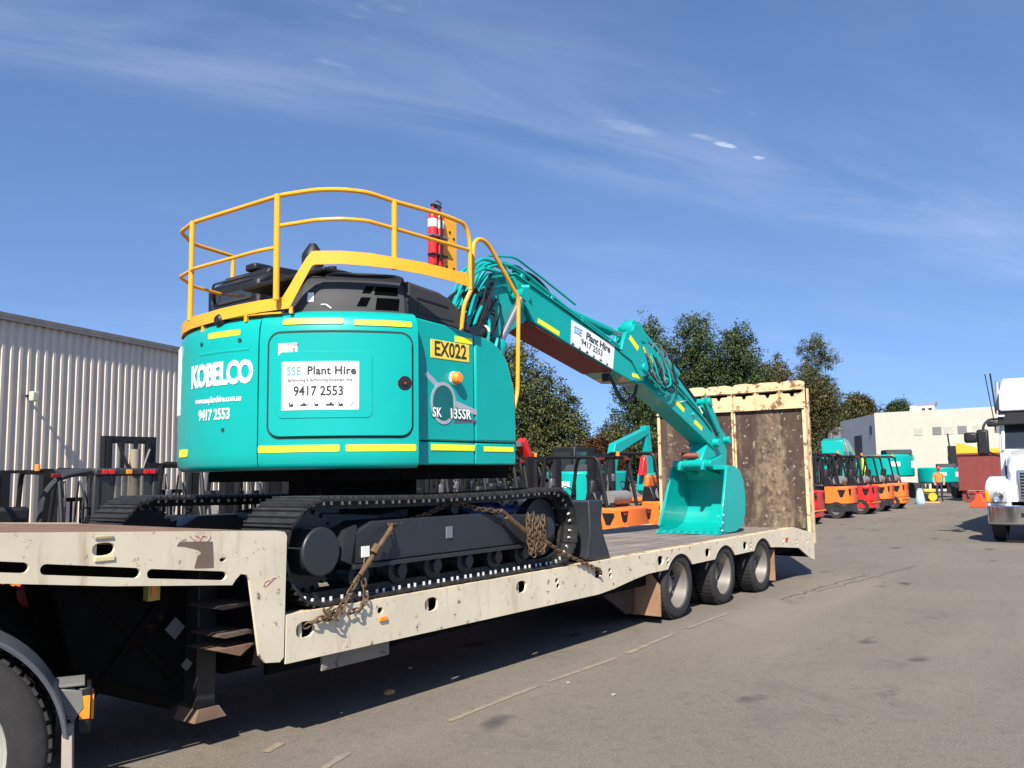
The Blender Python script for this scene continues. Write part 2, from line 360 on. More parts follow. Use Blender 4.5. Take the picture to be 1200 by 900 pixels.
def plate(loops, thick, M, name, material, parent, bev=0.):
    """flat plate with holes: loops = outline + hole outlines (2D), extruded, placed with matrix M (local z = thickness, top face at z = 0)"""
    cu = bpy.data.curves.new(name, 'CURVE'); cu.dimensions = '2D'; cu.fill_mode = 'BOTH'; cu.extrude = thick/2
    for lp in loops:
        sp = cu.splines.new('POLY'); sp.points.add(len(lp)-1); sp.use_cyclic_u = True
        for i, p in enumerate(lp): sp.points[i].co = (p[0], p[1], 0, 1)
    ob = bpy.data.objects.new(name, cu); COL.objects.link(ob); bpy.context.view_layer.update()
    me = bpy.data.meshes.new_from_object(ob.evaluated_get(bpy.context.evaluated_depsgraph_get()))
    bpy.data.objects.remove(ob); me.transform(M @ Matrix.Translation((0, 0, -thick/2)))
    me.materials.clear(); me.materials.append(material)
    me.polygons.foreach_set('use_smooth', [False]*len(me.polygons)); me.name = name
    return link(name, me, parent)
def text(body, size, material, parent, M=None, fn=None, bold=0., xs=1., ext=.0012, align='CENTER', spacing=1., name='lettering', shear=0.):
    cu = bpy.data.curves.new('t', 'FONT'); cu.body = body; cu.size = size; cu.offset = bold*size; cu.extrude = ext; cu.resolution_u = 3
    cu.align_x = align; cu.align_y = 'CENTER'; cu.space_character = spacing; cu.shear = shear
    ob = bpy.data.objects.new('t', cu); COL.objects.link(ob); bpy.context.view_layer.update()
    me = bpy.data.meshes.new_from_object(ob.evaluated_get(bpy.context.evaluated_depsgraph_get()))
    bpy.data.objects.remove(ob)
    for v in me.vertices:
        p = Vector((v.co.x*xs, v.co.y, v.co.z))
        v.co = fn(p) if fn else M @ p
    me.materials.clear(); me.materials.append(material); me.name = name
    return link(name, me, parent)
def oval(cx, cy, a, b, n=16, p=2.6):
    return [(cx+a*math.copysign(abs(math.cos(t))**(2/p), math.cos(t)), cy+b*math.copysign(abs(math.sin(t))**(2/p), math.sin(t))) for t in [2*math.pi*i/n for i in range(n)]]
def rrect(x0, y0, x1, y1, rad, n=5):
    out = []
    for cx_, cy_, a0 in ((x1-rad, y1-rad, 0), (x0+rad, y1-rad, 90), (x0+rad, y0+rad, 180), (x1-rad, y0+rad, 270)):
        for k in range(n+1):
            a = R(a0+90*k/n); out.append((cx_+rad*math.cos(a), cy_+rad*math.sin(a)))
    return out
def patch(fn, x0, x1, z0, z1, rad, off0, off1, nx=16, nz=4, zf=None, edge=.0):
    """slab on a curved surface: fn(x, z, off) -> point; rounded-corner rectangle between offsets off0 (back) and off1 (front)"""
    mb = MB(); xs = []
    if rad > 0:
        k = 5; xs += [x0+rad*(1-math.cos(R(90*i/k))) for i in range(k+1)]
        m = max(2, nx); xs += [x0+rad+(x1-x0-2*rad)*i/m for i in range(1, m)]
        xs += [x1-rad*(1-math.cos(R(90*i/k))) for i in range(k, -1, -1)]
    else: xs = [x0+(x1-x0)*i/nx for i in range(nx+1)]
    cols = []
    for x in xs:
        d = 0.
        if rad > 0:
            q = max(0, x0+rad-x, x-(x1-rad)); d = rad-math.sqrt(max(0, rad*rad-q*q))
        zt = (zf(x) if zf else z1)
        cols.append((z0+d+1e-4, zt-d-1e-4))
    k = nz+1; n = len(xs)
    for off in (off1, off0):
        for x, (a, b) in zip(xs, cols):
            for j in range(k): mb.v.append(tuple(fn(x, a+(b-a)*j/nz, off)))
    F = lambda i, j, s_: s_*n*k+i*k+j
    for i in range(n-1):
        for j in range(nz):
            mb.f.append((F(i, j, 0), F(i+1, j, 0), F(i+1, j+1, 0), F(i, j+1, 0)))
            mb.f.append((F(i, j, 1), F(i, j+1, 1), F(i+1, j+1, 1), F(i+1, j, 1)))
        mb.f.append((F(i, 0, 0), F(i, 0, 1), F(i+1, 0, 1), F(i+1, 0, 0))); mb.f.append((F(i, nz, 0), F(i+1, nz, 0), F(i+1, nz, 1), F(i, nz, 1)))
    for j in range(nz):
        mb.f.append((F(0, j, 0), F(0, j+1, 0), F(0, j+1, 1), F(0, j, 1))); mb.f.append((F(n-1, j, 0), F(n-1, j, 1), F(n-1, j+1, 1), F(n-1, j+1, 0)))
    mb.m = [0]*len(mb.f); return mb

# ------------------------------------------------------------------ ground and yard marks
mb = MB(); n = 1500
mb.add([(-n, -n, 0), (n, -n, 0), (n, n, 0), (-n, n, 0)], [(0, 1, 2, 3)])
struct(mb.build('ground', ground_mat(), smooth=0))
def worn_line_mat():
    m = bpy.data.materials.new('worn_yellow_line'); m.use_nodes = True; t = m.node_tree; n = t.nodes; l = t.links; b = n['Principled BSDF']; b.inputs['Roughness'].default_value = .85
    g = n.new('ShaderNodeNewGeometry'); x = n.new('ShaderNodeTexNoise'); x.inputs['Scale'].default_value = 7; x.inputs['Detail'].default_value = 8; x.inputs['Roughness'].default_value = .75; l.new(g.outputs['Position'], x.inputs['Vector'])
    mr = n.new('ShaderNodeMapRange'); mr.inputs[1].default_value = .42; mr.inputs[2].default_value = .70; l.new(x.outputs[0], mr.inputs[0])
    mx = n.new('ShaderNodeMix'); mx.data_type = 'RGBA'; l.new(mr.outputs[0], mx.inputs[0]); mx.inputs[6].default_value = (.18, .163, .143, 1); mx.inputs[7].default_value = (.33, .255, .135, 1)
    l.new(mx.outputs[2], b.inputs['Base Color']); return m
wline = worn_line_mat()
def ground_strip(pts, wd, z=.004):
    mb = MB(); k = len(pts); vs = []
    for i, p in enumerate(pts):
        d = (Vector(pts[min(i+1, k-1)])-Vector(pts[max(i-1, 0)])).normalized(); nn = Vector((-d.y, d.x)); q = wd*(.75+.5*random.random())
        vs += [(p[0]+nn.x*q/2, p[1]+nn.y*q/2, z), (p[0]-nn.x*q/2, p[1]-nn.y*q/2, z)]
    mb.add(vs, [(2*i+1, 2*i+3, 2*i+2, 2*i) for i in range(k-1)]); return mb
def seg(a, b, n): return [(a[0]+(b[0]-a[0])*i/n, a[1]+(b[1]-a[1])*i/n) for i in range(n+1)]
for a, b in (((-4.42, -.455), (-3.25, -.40)), ((-3.12, -.395), (-2.02, -.41)), ((-1.80, -.40), (-.62, -.32)), ((-.3, -.31), (.9, -.28)), ((26, 2.1), (33, 1.9)), ((34.5, 1.85), (40, 1.7))):
    struct(ground_strip(seg(a, b, 22), .055).build('yellow_line', wline, smooth=0))
struct(ground_strip(seg((-5.62, -.50), (-5.28, -.38), 6), .05).build('yellow_line', wline, smooth=0))
struct(ground_strip(seg((-5.56, .05), (-5.38, .12), 4), .07).build('yellow_line', wline, smooth=0))
tarm = mat('tar_seal', (.085, .076, .068), .8, var=.3, vs=10, rust=((.17, .15, .13), .16, 9))
def wav(a, b, n, amp, s): 
    rr = random.Random(s); return [(x, y+rr.uniform(-amp, amp)) for x, y in seg(a, b, n)]
struct(ground_strip(wav((2.3, -.42), (5.6, -.66), 26, .05, 3), .035, .003).build('tar_seam', tarm, smooth=0))
struct(ground_strip(wav((3.2, -.62), (7.5, -1.05), 30, .05, 5), .022, .003).build('tar_seam', tarm, smooth=0))
def pebble(x, y, s, m, label, cat='stone'):
    bmm = bmesh.new(); bmesh.ops.create_icosphere(bmm, subdivisions=2, radius=s); rr = random.Random(int(x*1000))
    for v in bmm.verts: v.co = Vector((v.co.x*1.4, v.co.y, v.co.z*.55))*(1+rr.uniform(-.18, .18))
    me = bpy.data.meshes.new('pebble'); bmm.to_mesh(me); bmm.free(); me.materials.append(m)
    o = link('pebble', me); o.location = (x, y, s*.4); tag(o, label, cat)
stonem = mat('pale_stone', (.33, .30, .25), .8, var=.2); orangest = mat('orange_brick_chip', (.6, .30, .10), .8, var=.2)
pebble(-4.10, .42, .035, orangest, 'small orange brick chip on the asphalt at the edge of the trailer shadow')
pebble(-3.2, -1.05, .016, stonem, 'tiny pale stone lying alone on the open asphalt in the foreground')
pebble(-3.05, -.55, .013, stonem, 'tiny pale stone beside the broken yellow line')
pebble(-3.35, .9, .02, stonem, 'small pale chip inside the shadow under the trailer')

# ------------------------------------------------------------------ low loader trailer
T = thing('low_loader_trailer', 'long cream and rust low loader trailer with three axles, carrying the teal excavator', 'trailer', (-1, 1.25, 0))
PA = T
Mside = Matrix(((1, 0, 0, 0), (0, 0, -1, 0), (0, 1, 0, 0), (0, 0, 0, 1)))        # plate x -> X, y -> Z, outer face at Y = 0
def arch(c, rr=.425, zc=.315):
    a0 = math.asin((.59-zc)/rr); return [(c-rr*math.cos(a), zc+rr*math.sin(a)) for a in [a0+(math.pi-2*a0)*i/10 for i in range(11)]]
AX = (.25, 1.57, 2.90)
rail = [(-5.452, .515), (-1.6, .495), (-1.3, .515), (-.9, .56), (-.55, .59)]
for c in AX: rail += arch(c)
rail += [(3.6, .565), (4.45, .49), (4.99, .285), (5.19, .25), (5.19, .67), (4.3, .81), (-5.452, .815)]
big = [(-5.3, .705), (-4.08, .71), (-2.91, .71), (-1.62, .705), (-.26, .705), (1.02, .69), (2.25, .685)]
small = [(-4.62, .735), (-2.35, .705), (-2.33, .655), (-1.38, .705), (-1.37, .655), (-.08, .705), (-.07, .66), (2.45, .69), (2.46, .64), (3.75, .66), (4.35, .60), (4.37, .55), (4.85, .56)]
holes = [oval(x, z, .075, .052) for x, z in big]+[oval(x, z, .03, .024, 10, 2) for x, z in small]
for side in (0, 1):
    M = Mside if side == 0 else Matrix.Translation((0, 2.5, 0)) @ Mside
    if side: M = M @ Matrix.Translation((0, 0, .02))
    rl = plate([rail]+holes, .02, M, 'side_rail', cream, PA)
    for x, z in big:
        if side == 0: MB().box((x-.02, .05, z), (.028, .05, .12)).build('lashing_bar', cream, rl)
    y0, y1 = (.0215, .11) if side == 0 else (2.39, 2.4785)
    MB().span((-5.45, y0, .785), (4.28, y1, .812)).build('top_flange', creamr, PA, .004)
MB().span((-5.44, .20, .42), (5.0, .23, .78)).build('inner_web', under, PA)
MB().span((-5.44, 2.27, .42), (5.0, 2.30, .78)).build('inner_web', under, PA)
ow = (2.41-.115)/12
pk = None
for i in range(12):
    y0 = .1125+i*(2.275/12)
    if pk is None or i % 3 == 0: pk = MB()
    o = MB().span((-5.44, y0+.004, .755), (4.27, y0+2.275/12-.004, .80+.003*((i*7) % 3))).build('deck_plank', plank, PA)
MB().prism([(4.275, .806), (5.09, .675), (5.09, .64), (4.275, .765)], 1, .0225, 2.4775).build('tail_deck', plank, PA)
MB().span((-5.44, .06, .70), (5.0, 2.44, .753)).build('deck_frame', under, PA)
mb = MB()
mb.span((-5.4, .7, .36), (-1.0, .9, .70)); mb.span((-5.4, 1.6, .36), (-1.0, 1.8, .70)); mb.span((-1.0, .75, .45), (4.9, .9, .70)); mb.span((-1.0, 1.6, .45), (4.9, 1.75, .70))
for x in (-4.6, -3.7, -2.8, -1.9, -1.0, 3.6, 4.8): mb.span((x-.05, .24, .5), (x+.05, 2.26, .70))
mb.build('chassis_beam', under, PA)
MB().span((-5.02, .15, .375), (-4.38, .17, .485)).build('under_plate', mat('dirty_grey_plate', (.24, .215, .175), .7, rust=(RUST, .08, 6)), PA)
for x in AX:
    MB().cyl((x, .3, .37), (x, 2.2, .37), .06, 12).build('axle', under, PA)
    MB().span((x-.35, .6, .44), (x+.35, .68, .5)).span((x-.35, 1.82, .44), (x+.35, 1.9, .5)).build('leaf_spring', under, PA)
TY = [(.255, -.10), (.27, -.122), (.34, -.127), (.372, -.112), (.387, -.088), (.391, -.05), (.391, .05), (.387, .088), (.372, .112), (.34, .127), (.27, .122), (.255, .10)]
RM = [(.258, .105), (.268, .116), (.272, .108), (.252, .10), (.243, .05), (.236, -.03), (.225, -.085), (.20, -.105), (.18, -.085), (.115, -.075), (.105, -.015), (.09, -.005), (.0, -.003)]
RMI = [(.258, .1), (.25, .06), (.24, -.1), (.2, -.1)]
def tyre_mesh(prof, sc_=1., wsc=1., treads=44):
    mb = MB(); mb.lathe([(a*sc_, b*wsc) for a, b in prof], (0, 0, 0), (0, -1, 0), 44)
    rr = .391*sc_
    for k in range(treads):
        a = 2*math.pi*k/treads
        for yy in (-.055, .055):
            mb.box((math.cos(a+yy)*(rr-.003), yy*wsc, math.sin(a+yy)*(rr-.003)), (.012, .085*wsc, .034*sc_), Matrix.Rotation(-a-yy, 3, 'Y'))
    return mb
def rim_mesh(prof, sc_, nuts=10, rn=.155):
    mb = MB(); mb.lathe([(a*sc_, b*sc_) for a, b in prof], (0, 0, 0), (0, -1, 0), 40)
    for k in range(nuts):
        a = 2*math.pi*k/nuts; mb.cyl((math.cos(a)*rn*sc_, .045*sc_, math.sin(a)*rn*sc_), (math.cos(a)*rn*sc_, .03*sc_-.01, math.sin(a)*rn*sc_), .014*sc_, 6)
    return mb
proto = None
for x in AX:
    for y, flip in ((.15, 0), (.44, 0), (2.06, 1), (2.35, 1)):
        if proto is None:
            proto = tyre_mesh(TY).build('wheel', rub, PA); rim_mesh(RM, 1).build('rim', rimm, proto); wl = proto
        else: wl = dup(proto, PA)
        wl.location = (x, y, .385); wl.rotation_euler = (0, random.random()*6 if not flip else 0, math.pi if flip else 0)
flapm = mat('rusty_mudflap', (.30, .17, .10), .8, var=.25, vs=5, rust=((.14, .08, .05), .06, 8))
MB().prism([(.03, .09), (.50, .09), (.50, .62), (.20, .62), (.03, .42)], 0, -.235, -.215).build('mudflap', flapm, PA)
MB().prism([(.03, .10), (.30, .10), (.30, .55), (.03, .55)], 0, 3.42, 3.44).build('mudflap', flapm, PA)
MB().prism([(2.0, .09), (2.47, .09), (2.47, .62), (2.0, .62)], 0, -.235, -.215).build('mudflap', flapm, PA)
MB().prism([(-1.15, .50), (-.26, .56), (-.26, .12), (-.45, .12)], 1, .34, .37).build('wing_plate', mat('dark_brown_plate', (.055, .034, .024), .8, var=.3, rust=((.12, .07, .045), .04, 6)), PA)
# rail lamps and reflectors
MB().box((-4.60, -.008, .675), (.075, .016, .03)).build('side_marker', lampo, PA, .004)
MB().box((3.88, -.006, .655), (.085, .012, .055)).build('side_marker', lampr, PA, .003)
# gooseneck
def slot(x0, z0, x1, z1, rr):
    d = Vector((x1-x0, z1-z0)).normalized(); a = math.atan2(d.y, d.x)
    return [(x1+rr*math.cos(a+t), z1+rr*math.sin(a+t)) for t in [-math.pi/2+math.pi*i/6 for i in range(7)]]+[(x0+rr*math.cos(a+t), z0+rr*math.sin(a+t)) for t in [math.pi/2+math.pi*i/6 for i in range(7)]]
gn = [(-8.4, 1.50), (-5.53, 1.345), (-5.475, 1.335), (-5.456, 1.31), (-5.47, .56), (-5.50, .535), (-5.61, .55), (-5.655, .60), (-5.735, 1.06), (-5.755, 1.095), (-5.80, 1.105), (-5.835, 1.075), (-5.86, 1.045), (-6.6, 1.12), (-7.17, 1.195), (-8.4, 1.34)]
gh = [slot(-8.1, 1.395, -7.06, 1.258, .026),
      slot(-6.955, 1.240, -6.475, 1.176, .027),
      slot(-6.385, 1.163, -5.925, 1.106, .026), oval(-6.66, 1.318, .062, .034), oval(-5.93, 1.20, .022, .012, 8, 2)]
for side in (0, 1):
    M = Mside if side == 0 else Matrix.Translation((0, 2.5, 0)) @ Mside @ Matrix.Translation((0, 0, .02))
    gp = plate([gn]+gh, .02, M, 'gooseneck_side', cream, PA)
    if side == 0:
        MB().box((-6.69, .06, 1.318), (.022, .05, .07)).build('lashing_bar', cream, gp)
        MB().box((-6.66, -.004, 1.377), (.10, .008, .016)).build('side_marker', mat('yellowed_lens', (.36, .30, .16), .4), gp, .003)
        MB().box((-6.655, -.004, 1.268), (.11, .008, .026)).build('side_marker', mat('cream_lens', (.72, .62, .33), .4), gp, .003)
        MB().prism([(-6.215, 1.325), (-6.005, 1.312), (-5.995, 1.165), (-6.12, 1.172), (-6.10, 1.235), (-6.075, 1.25), (-6.10, 1.275), (-6.19, 1.30), (-6.235, 1.305)], 1, -.004, -.001).build('painted_shadow', mat('shadow_brown', (.16, .115, .085), .75, var=.15), gp, smooth=0)  # cast shadow on the gooseneck side, put in as a thin brown plate
        for k, (x, z) in enumerate(((-6.12, 1.335), (-6.05, 1.33), (-5.57, 1.04), (-5.60, 1.03))):
            MB().tube([(x+.035*math.sin(t*1.3+k), -.002, z+.02*math.cos(t*1.7)) for t in [i*.7 for i in range(7)]], .002, 4).build('paint_scrawl', mat('pink_marker', (.55, .26, .22), .7), gp)
MB().prism([(-8.4, 1.498), (-5.48, 1.335), (-5.48, 1.28), (-8.4, 1.43)], 1, .0215, 2.4785).build('gooseneck_deck', rustm, PA)
MB().span((-5.60, .06, .52), (-5.46, 2.44, 1.27)).build('neck_bulkhead', under, PA)
for y in (.55, .85): MB().prism([(-8.4, 1.42), (-5.62, 1.26), (-5.62, .35), (-5.9, .26), (-6.48, .50), (-6.66, 1.14), (-8.4, 1.36)], 1, y, y+.05).build('neck_web', under, PA)
br = mat('brown_brace', (.012, .009, .007), .95, var=.2, spec=.03)
MB().box((-6.16, .54, .74), (.95, .015, .035), Matrix.Rotation(R(47), 3, 'Y')).build('cross_brace', br, PA)
MB().box((-6.16, .53, .74), (.80, .015, .035), Matrix.Rotation(R(-50), 3, 'Y')).build('cross_brace', br, PA)
MB().prism([(-6.5, .505), (-5.9, .27), (-5.9, .33), (-6.48, .60)], 1, .53, .548).build('web_flange', br, PA)
for y in (.42, 2.0):
    lg = MB().span((-5.80, y, .24), (-5.66, y+.16, 1.2)).build('landing_leg', mat('dark_leg_paint', (.028, .025, .023), .6, var=.3, rust=((.06, .04, .028), .07, 5)), PA, .01)
    MB().prism([(-5.83, .18), (-5.60, .18), (-5.655, .255), (-5.80, .255)], 1, y-.03, y+.19).build('foot_plate', mat('tan_rusty_foot', (.22, .14, .09), .8, var=.25), lg)
    MB().span((-5.77, y+.04, 0.262), (-5.69, y+.12, .30)).build('leg_pin', rustm, lg)
dm = mat('grey_placard', (.10, .097, .09), .6, var=.1)
for x, z, s in ((-5.97, .775, .095), (-5.885, .545, .055)):
    MB().box((x, .405, z), (s, .01, s), Matrix.Rotation(R(45), 3, 'Y')).build('placard', dm, PA)
MB().span((-6.13, .44, .95), (-6.05, .50, 1.06)).build('yellow_bracket', mat('faded_yellow', (.55, .40, .08), .6), PA, .005)
MB().span((-6.115, .432, .985), (-6.075, .439, 1.04)).build('amber_marker', lampo, PA)
for z, x0 in ((.905, -5.90), (.735, -5.88)):
    MB().prism([(x0, z), (x0+.05, z-.015), (-5.64, z-.01), (-5.64, z+.012), (x0+.03, z+.012)], 1, .10, .40).build('step', mat('worn_step', (.10, .07, .05), .75, var=.3, rust=((.05, .03, .02), .1, 6)), PA)
MB().prism([(-5.72, .60), (-5.9, .66), (-5.62, .66)], 1, .1, .4).build('step_bracket', rustm, PA)
# loading ramp standing upright at the tail
rmp = MB().span((5.10, .05, .46), (5.115, 2.62, 2.72)).build('loading_ramp', rampm, PA)
rb = MB()
for y0, y1 in ((0.002, .055), (1.195, 1.222), (1.238, 1.265), (2.61, 2.66)):
    MB().span((5.07, y0, .44), (5.22, y1, 2.70)).build('ramp_beam', creamr, rmp, .004)
MB().span((5.23, .0, .50), (5.31, .06, 3.02)).build('ramp_outer_beam', creamr, rmp, .004)
wob = random.Random(5)
Mx = Matrix(((0, 0, -1, 5.08), (1, 0, 0, 0), (0, 1, 0, 0), (0, 0, 0, 1)))      # plate x -> Y, y -> Z, face at X = 5.08
for y0, y1, dz in ((.0, 1.225, 0), (1.236, 2.66, .0)):
    top = []; k = 24
    for i in range(k+1):
        t = i/k; y = y1+(y0-y1)*t; ph = (t*3) % 1
        top.append((y, 3.13+.02*math.sin(ph*math.pi)**.5-.015*(ph < .05)+wob.uniform(-.006, .006)))
    out = [(y0, 2.72), (y1, 2.72)]+top
    hl = []
    for j in range(3):
        c = y0+(j+.5)*(y1-y0)/3; hw = .155
        hl.append([(c-hw, 2.945), (c-.04, 2.94), (c-.01, 2.885), (c+.03, 2.89), (c+.05, 2.94), (c+hw, 2.945), (c+hw, 2.985), (c-hw, 2.99)])
    plate([out]+hl, .03, Mx, 'ramp_toe_plate', creamr, rmp)
    MB().span((5.12, y0+.01, 2.73), (5.2, y1-.01, 3.08)).build('ramp_toe_back', under, rmp)
    MB().span((5.04, y0+.01, 2.69), (5.08, y1-.01, 2.718)).build('ramp_toe_lip', creamr, rmp)
    MB().box((5.06, (y0+y1)/2, 3.005), (.03, y1-y0-.02, .014)).build('toe_rib', creamr, rmp)
    for j in range(1, 3):
        c = y0+j*(y1-y0)/3; MB().span((5.055, c-.012, 2.73), (5.0795, c+.012, 3.09)).build('toe_gusset', creamr, rmp)
for i in range(7): MB().span((5.116, .06, .6+i*.31), (5.20, 2.62, .66+i*.31)).build('ramp_rung', rustm, rmp)
MB().span((5.12, 1.15, .5), (5.2, 1.31, 3.07)).build('centre_beam', rustm, rmp)
MB().cyl((5.14, .02, .42), (5.14, 2.48, .42), .03, 10).build('ramp_hinge', rustm, PA)
MB().prism([(5.02, .36), (5.15, .29), (5.15, .45), (5.02, .55)], 1, .05, 2.45).build('tail_beam', under, PA)
MB().box((5.2, .5, .52), (.02, .35, .12)).box((5.2, 2.0, .52), (.02, .35, .12)).build('tail_lamp', lampr, PA)
for o in T.children: o.location = Vector(o.location)-Vector(T.location)

# ------------------------------------------------------------------ excavator (local axes: x forward, y left, z up from the trailer deck)
EX = thing('excavator', 'large teal excavator with yellow walkway rails and white hire signs, chained on the trailer', 'excavator', (-3.66, 1.29, .806), R(-3))
RU = Matrix.Rotation(R(3), 4, 'Z')                    # the undercarriage stays square to the trailer
# --- tracks
HX, RAD = 1.412, .337
def track_path(s):
    """point and heading on the racetrack path, s = distance from the top rear tangent point, running forward"""
    a = 2*HX; b = math.pi*RAD; P = 2*(a+b); s %= P
    zc = RAD+.034
    if s < a: return (-HX+s, zc+RAD-.018*math.sin(math.pi*s/a)), 0.
    s -= a
    if s < b: t = s/RAD; return (HX+RAD*math.sin(t), zc+RAD*math.cos(t)), t
    s -= b
    if s < a: return (HX-s, zc-RAD), math.pi
    s -= a; t = s/RAD; return (-HX-RAD*math.sin(t), zc-RAD*math.cos(t)), math.pi+t
NSH = 46; PER = 2*(2*HX+math.pi*RAD)
shoe = MB(); pw = PER/NSH*.96
shoe.box((0, 0, .008), (pw, .50, .018))
for x in (-.055, .0, .055): shoe.prism([(x-.011, .017), (x+.011, .017), (x+.006, .034), (x-.006, .034)], 1, -.249, .249)

nut = mat('bare_bright_steel', (.75, .76, .76), .35, .3, var=.05)
for sy in (-1, 1):
    for x in (-.034, .034):
        shoe.cyl((x, sy*.175, -.001), (x, sy*.175, -.026), .0105, 6, mi=1)
    shoe.box((0, sy*.085, -.03), (pw*1.02, .035, .055))
def tx(mb): return mb.xf(RU)
shoe_me = None
for side, yc in ((-1, -.995), (1, .995)):
    tx(MB().cyl((HX, yc-.05, .371), (HX, yc+.05, .371), .27, 26)).build('idler_wheel', dgrey, EX)
    tr = MB(); tr.cyl((-HX, yc-.03, .371), (-HX, yc+.03, .371), .25, 26)
    for k in range(21):
        a = 2*math.pi*k/21; tr.box((-HX+.262*math.cos(a), yc, .371+.262*math.sin(a)), (.05, .05, .045), Matrix.Rotation(-a, 3, 'Y'))
    tk = tx(tr).build('track', dgrey, EX)
    for k in range(NSH):
        (x, z), t = track_path((k+.35)*PER/NSH)
        if shoe_me is None:
            o = shoe.build('track_shoe', [trk, nut], tk, smooth=0); shoe_me = o.data
        else: o = link('track_shoe', shoe_me, tk)
        o.matrix_local = RU @ Matrix.Translation((x, yc, z)) @ Matrix.Rotation(t, 4, 'Y')
    yo = yc+side*.21                                     # outer face of the frame
    ya, yb = sorted((yc-side*.1, yc+side*.20))
    fr = MB(); fr.prism([(-1.16, .26), (1.0, .26), (1.20, .33), (1.30, .36), (1.30, .50), (.55, .53), (.30, .55), (-.95, .55), (-1.12, .47)], 1, ya, yb)
    tx(fr).build('track_frame', dgrey, EX, .008)
    ya, yb = sorted((yc+side*.19, yc+side*.225)); tx(MB().prism([(-1.14, .225), (.92, .225), (1.12, .29), (1.12, .305), (.90, .255), (-1.14, .255)], 1, ya, yb)).build('frame_lip', dgrey, EX, .003)
    tx(MB().cyl((-HX-.02, yc, .371), (-HX-.02, yc+side*.215, .371), .165, 28)).build('drive_motor_cover', dgrey, EX, .012)
    mcov = MB(); mcov.prism([(-1.25, .30), (-1.12, .25), (-1.10, .53), (-1.2, .50)], 1, *sorted((yc-.0, yc+side*.2))); tx(mcov).build('frame_end', dgrey, EX)
    tx(MB().cyl((HX-.01, yc, .371), (HX-.01, yc+side*.16, .371), .10, 20)).build('idler_hub', dgrey, EX, .01)
    for k in range(6):
        x = -1.0+k*.40
        tx(MB().lathe([(.0, -.17), (.05, -.17), (.055, -.13), (.10, -.12), (.10, -.06), (.075, -.055), (.075, .055), (.10, .06), (.10, .12), (.055, .13), (.05, .17), (0, .17)], (x, yc, .165), (0, side, 0), 18)).build('track_roller', dgrey, EX)
    tx(MB().cyl((.1, yc-.1, .60), (.1, yc+.12, .60), .05, 14)).build('carrier_roller', dgrey, EX)
    if side < 0:
        tx(MB().box((-.10, yc-.205, .42), (.07, .012, .09))).build('frame_badge', mat('grey_ring_badge', (.16, .17, .19), .5), EX)
        tx(MB().box((-1.02, yc-.205, .34), (.075, .008, .075))).build('frame_label', wink, EX)
cb = MB(); cb.prism([(-.62, .30), (.62, .30), (.55, .66), (-.55, .66)], 1, -.42, .42)
for sx in (-1, 1):
    cb.prism([(sx*.25, .32), (sx*.62, .32), (sx*.58, .58), (sx*.25, .62)], 1, -.9, .9)
tx(cb).build('car_body', dgrey, EX, .01)
MB().cyl((0, 0, .62), (0, 0, .84), .56, 36).build('swing_ring', under, EX)
# --- dozer blade
bp_ = [(1.93, .05), (1.97, .02), (2.39, .0), (2.34, .10), (2.25, .26), (2.22, .42), (2.26, .60), (1.98, .60), (2.0, .3)]
tx(MB().prism(bp_, 1, -1.245, 1.245)).build('dozer_blade', dgrey, EX, .012)
tx(MB().prism([(.5, .30), (1.98, .16), (1.98, .32), (.5, .48)], 1, -.62, -.46).prism([(.5, .30), (1.98, .16), (1.98, .32), (.5, .48)], 1, .46, .62)).build('blade_arm', dgrey, EX)

# --- upper structure
def cylf(R_=1.49, dz=0.):
    """angle (degrees) and height on the round tail, radius R_ + off"""
    return lambda a, z, off: Vector(((R_+off)*math.cos(R(a)), (R_+off)*math.sin(R(a)), z+dz))
C0 = cylf(1.465)
def ring(name, a0, a1, prof, m, parent, n=40):
    """swept profile (radius, z) around the tail from a0 to a1, closed at the ends"""
    mb = MB(); k = len(prof)
    for i in range(n+1):
        a = R(a0+(a1-a0)*i/n); mb.v += [(p[0]*math.cos(a), p[0]*math.sin(a), p[1]) for p in prof]
    mb.f = [(i*k+j, (i+1)*k+j, (i+1)*k+(j+1) % k, i*k+(j+1) % k) for i in range(n) for j in range(k)]
    mb.f += [tuple(range(k))[::-1], tuple(range(n*k, n*k+k))]; mb.m = [0]*len(mb.f)
    return mb.build(name, m, parent, smooth=38)
PROF = [(.9, .93), (1.43, .93), (1.455, .945), (1.47, .975), (1.478, 1.05), (1.48, 1.5), (1.478, 1.85), (1.47, 1.98), (1.452, 2.035), (1.42, 2.072), (1.37, 2.095), (.9, 2.10)]
PROFD = [(.9, .93), (1.43, .93), (1.455, .945), (1.47, .975), (1.474, 1.05), (1.474, 1.5), (1.472, 1.85), (1.462, 1.99), (1.445, 2.05), (1.41, 2.092), (1.36, 2.115), (.9, 2.12)]
ring('counterweight', 115, 201.2, PROF, teal, EX)
ring('side_frame', 201.5, 248.5, PROFD, teal, EX)
gapm = mat('dark_seam', (.01, .05, .045), .8, var=.1)
C1 = cylf(1.474)

def cyl_rr(name, m, a0, a1, z0, z1, rad, o0, o1, Rr=1.474, parent=EX, nx=20, bev=0.):
    """rounded rectangle lying on the round tail (rad in metres)"""
    s = 180/math.pi/Rr; fn = lambda x, z, off: Vector(((Rr+off)*math.cos(R(a0)+x/Rr), (Rr+off)*math.sin(R(a0)+x/Rr), z))
    return patch(fn, 0, (a1-a0)/s, z0, z1, rad, o0, o1, nx, 6).build(name, m, parent, bev, smooth=50)
cyl_rr('door_gap', gapm, 204.2, 246.9, 1.15, 1.95, .10, -.03, .0025)
door = cyl_rr('side_door', teal, 205.1, 246.2, 1.168, 1.928, .085, -.02, .020, bev=.010)
cyl_rr('door_pressing', teal, 208.0, 234.6, 1.30, 1.79, .04, .01, .0245, parent=door, bev=.006)
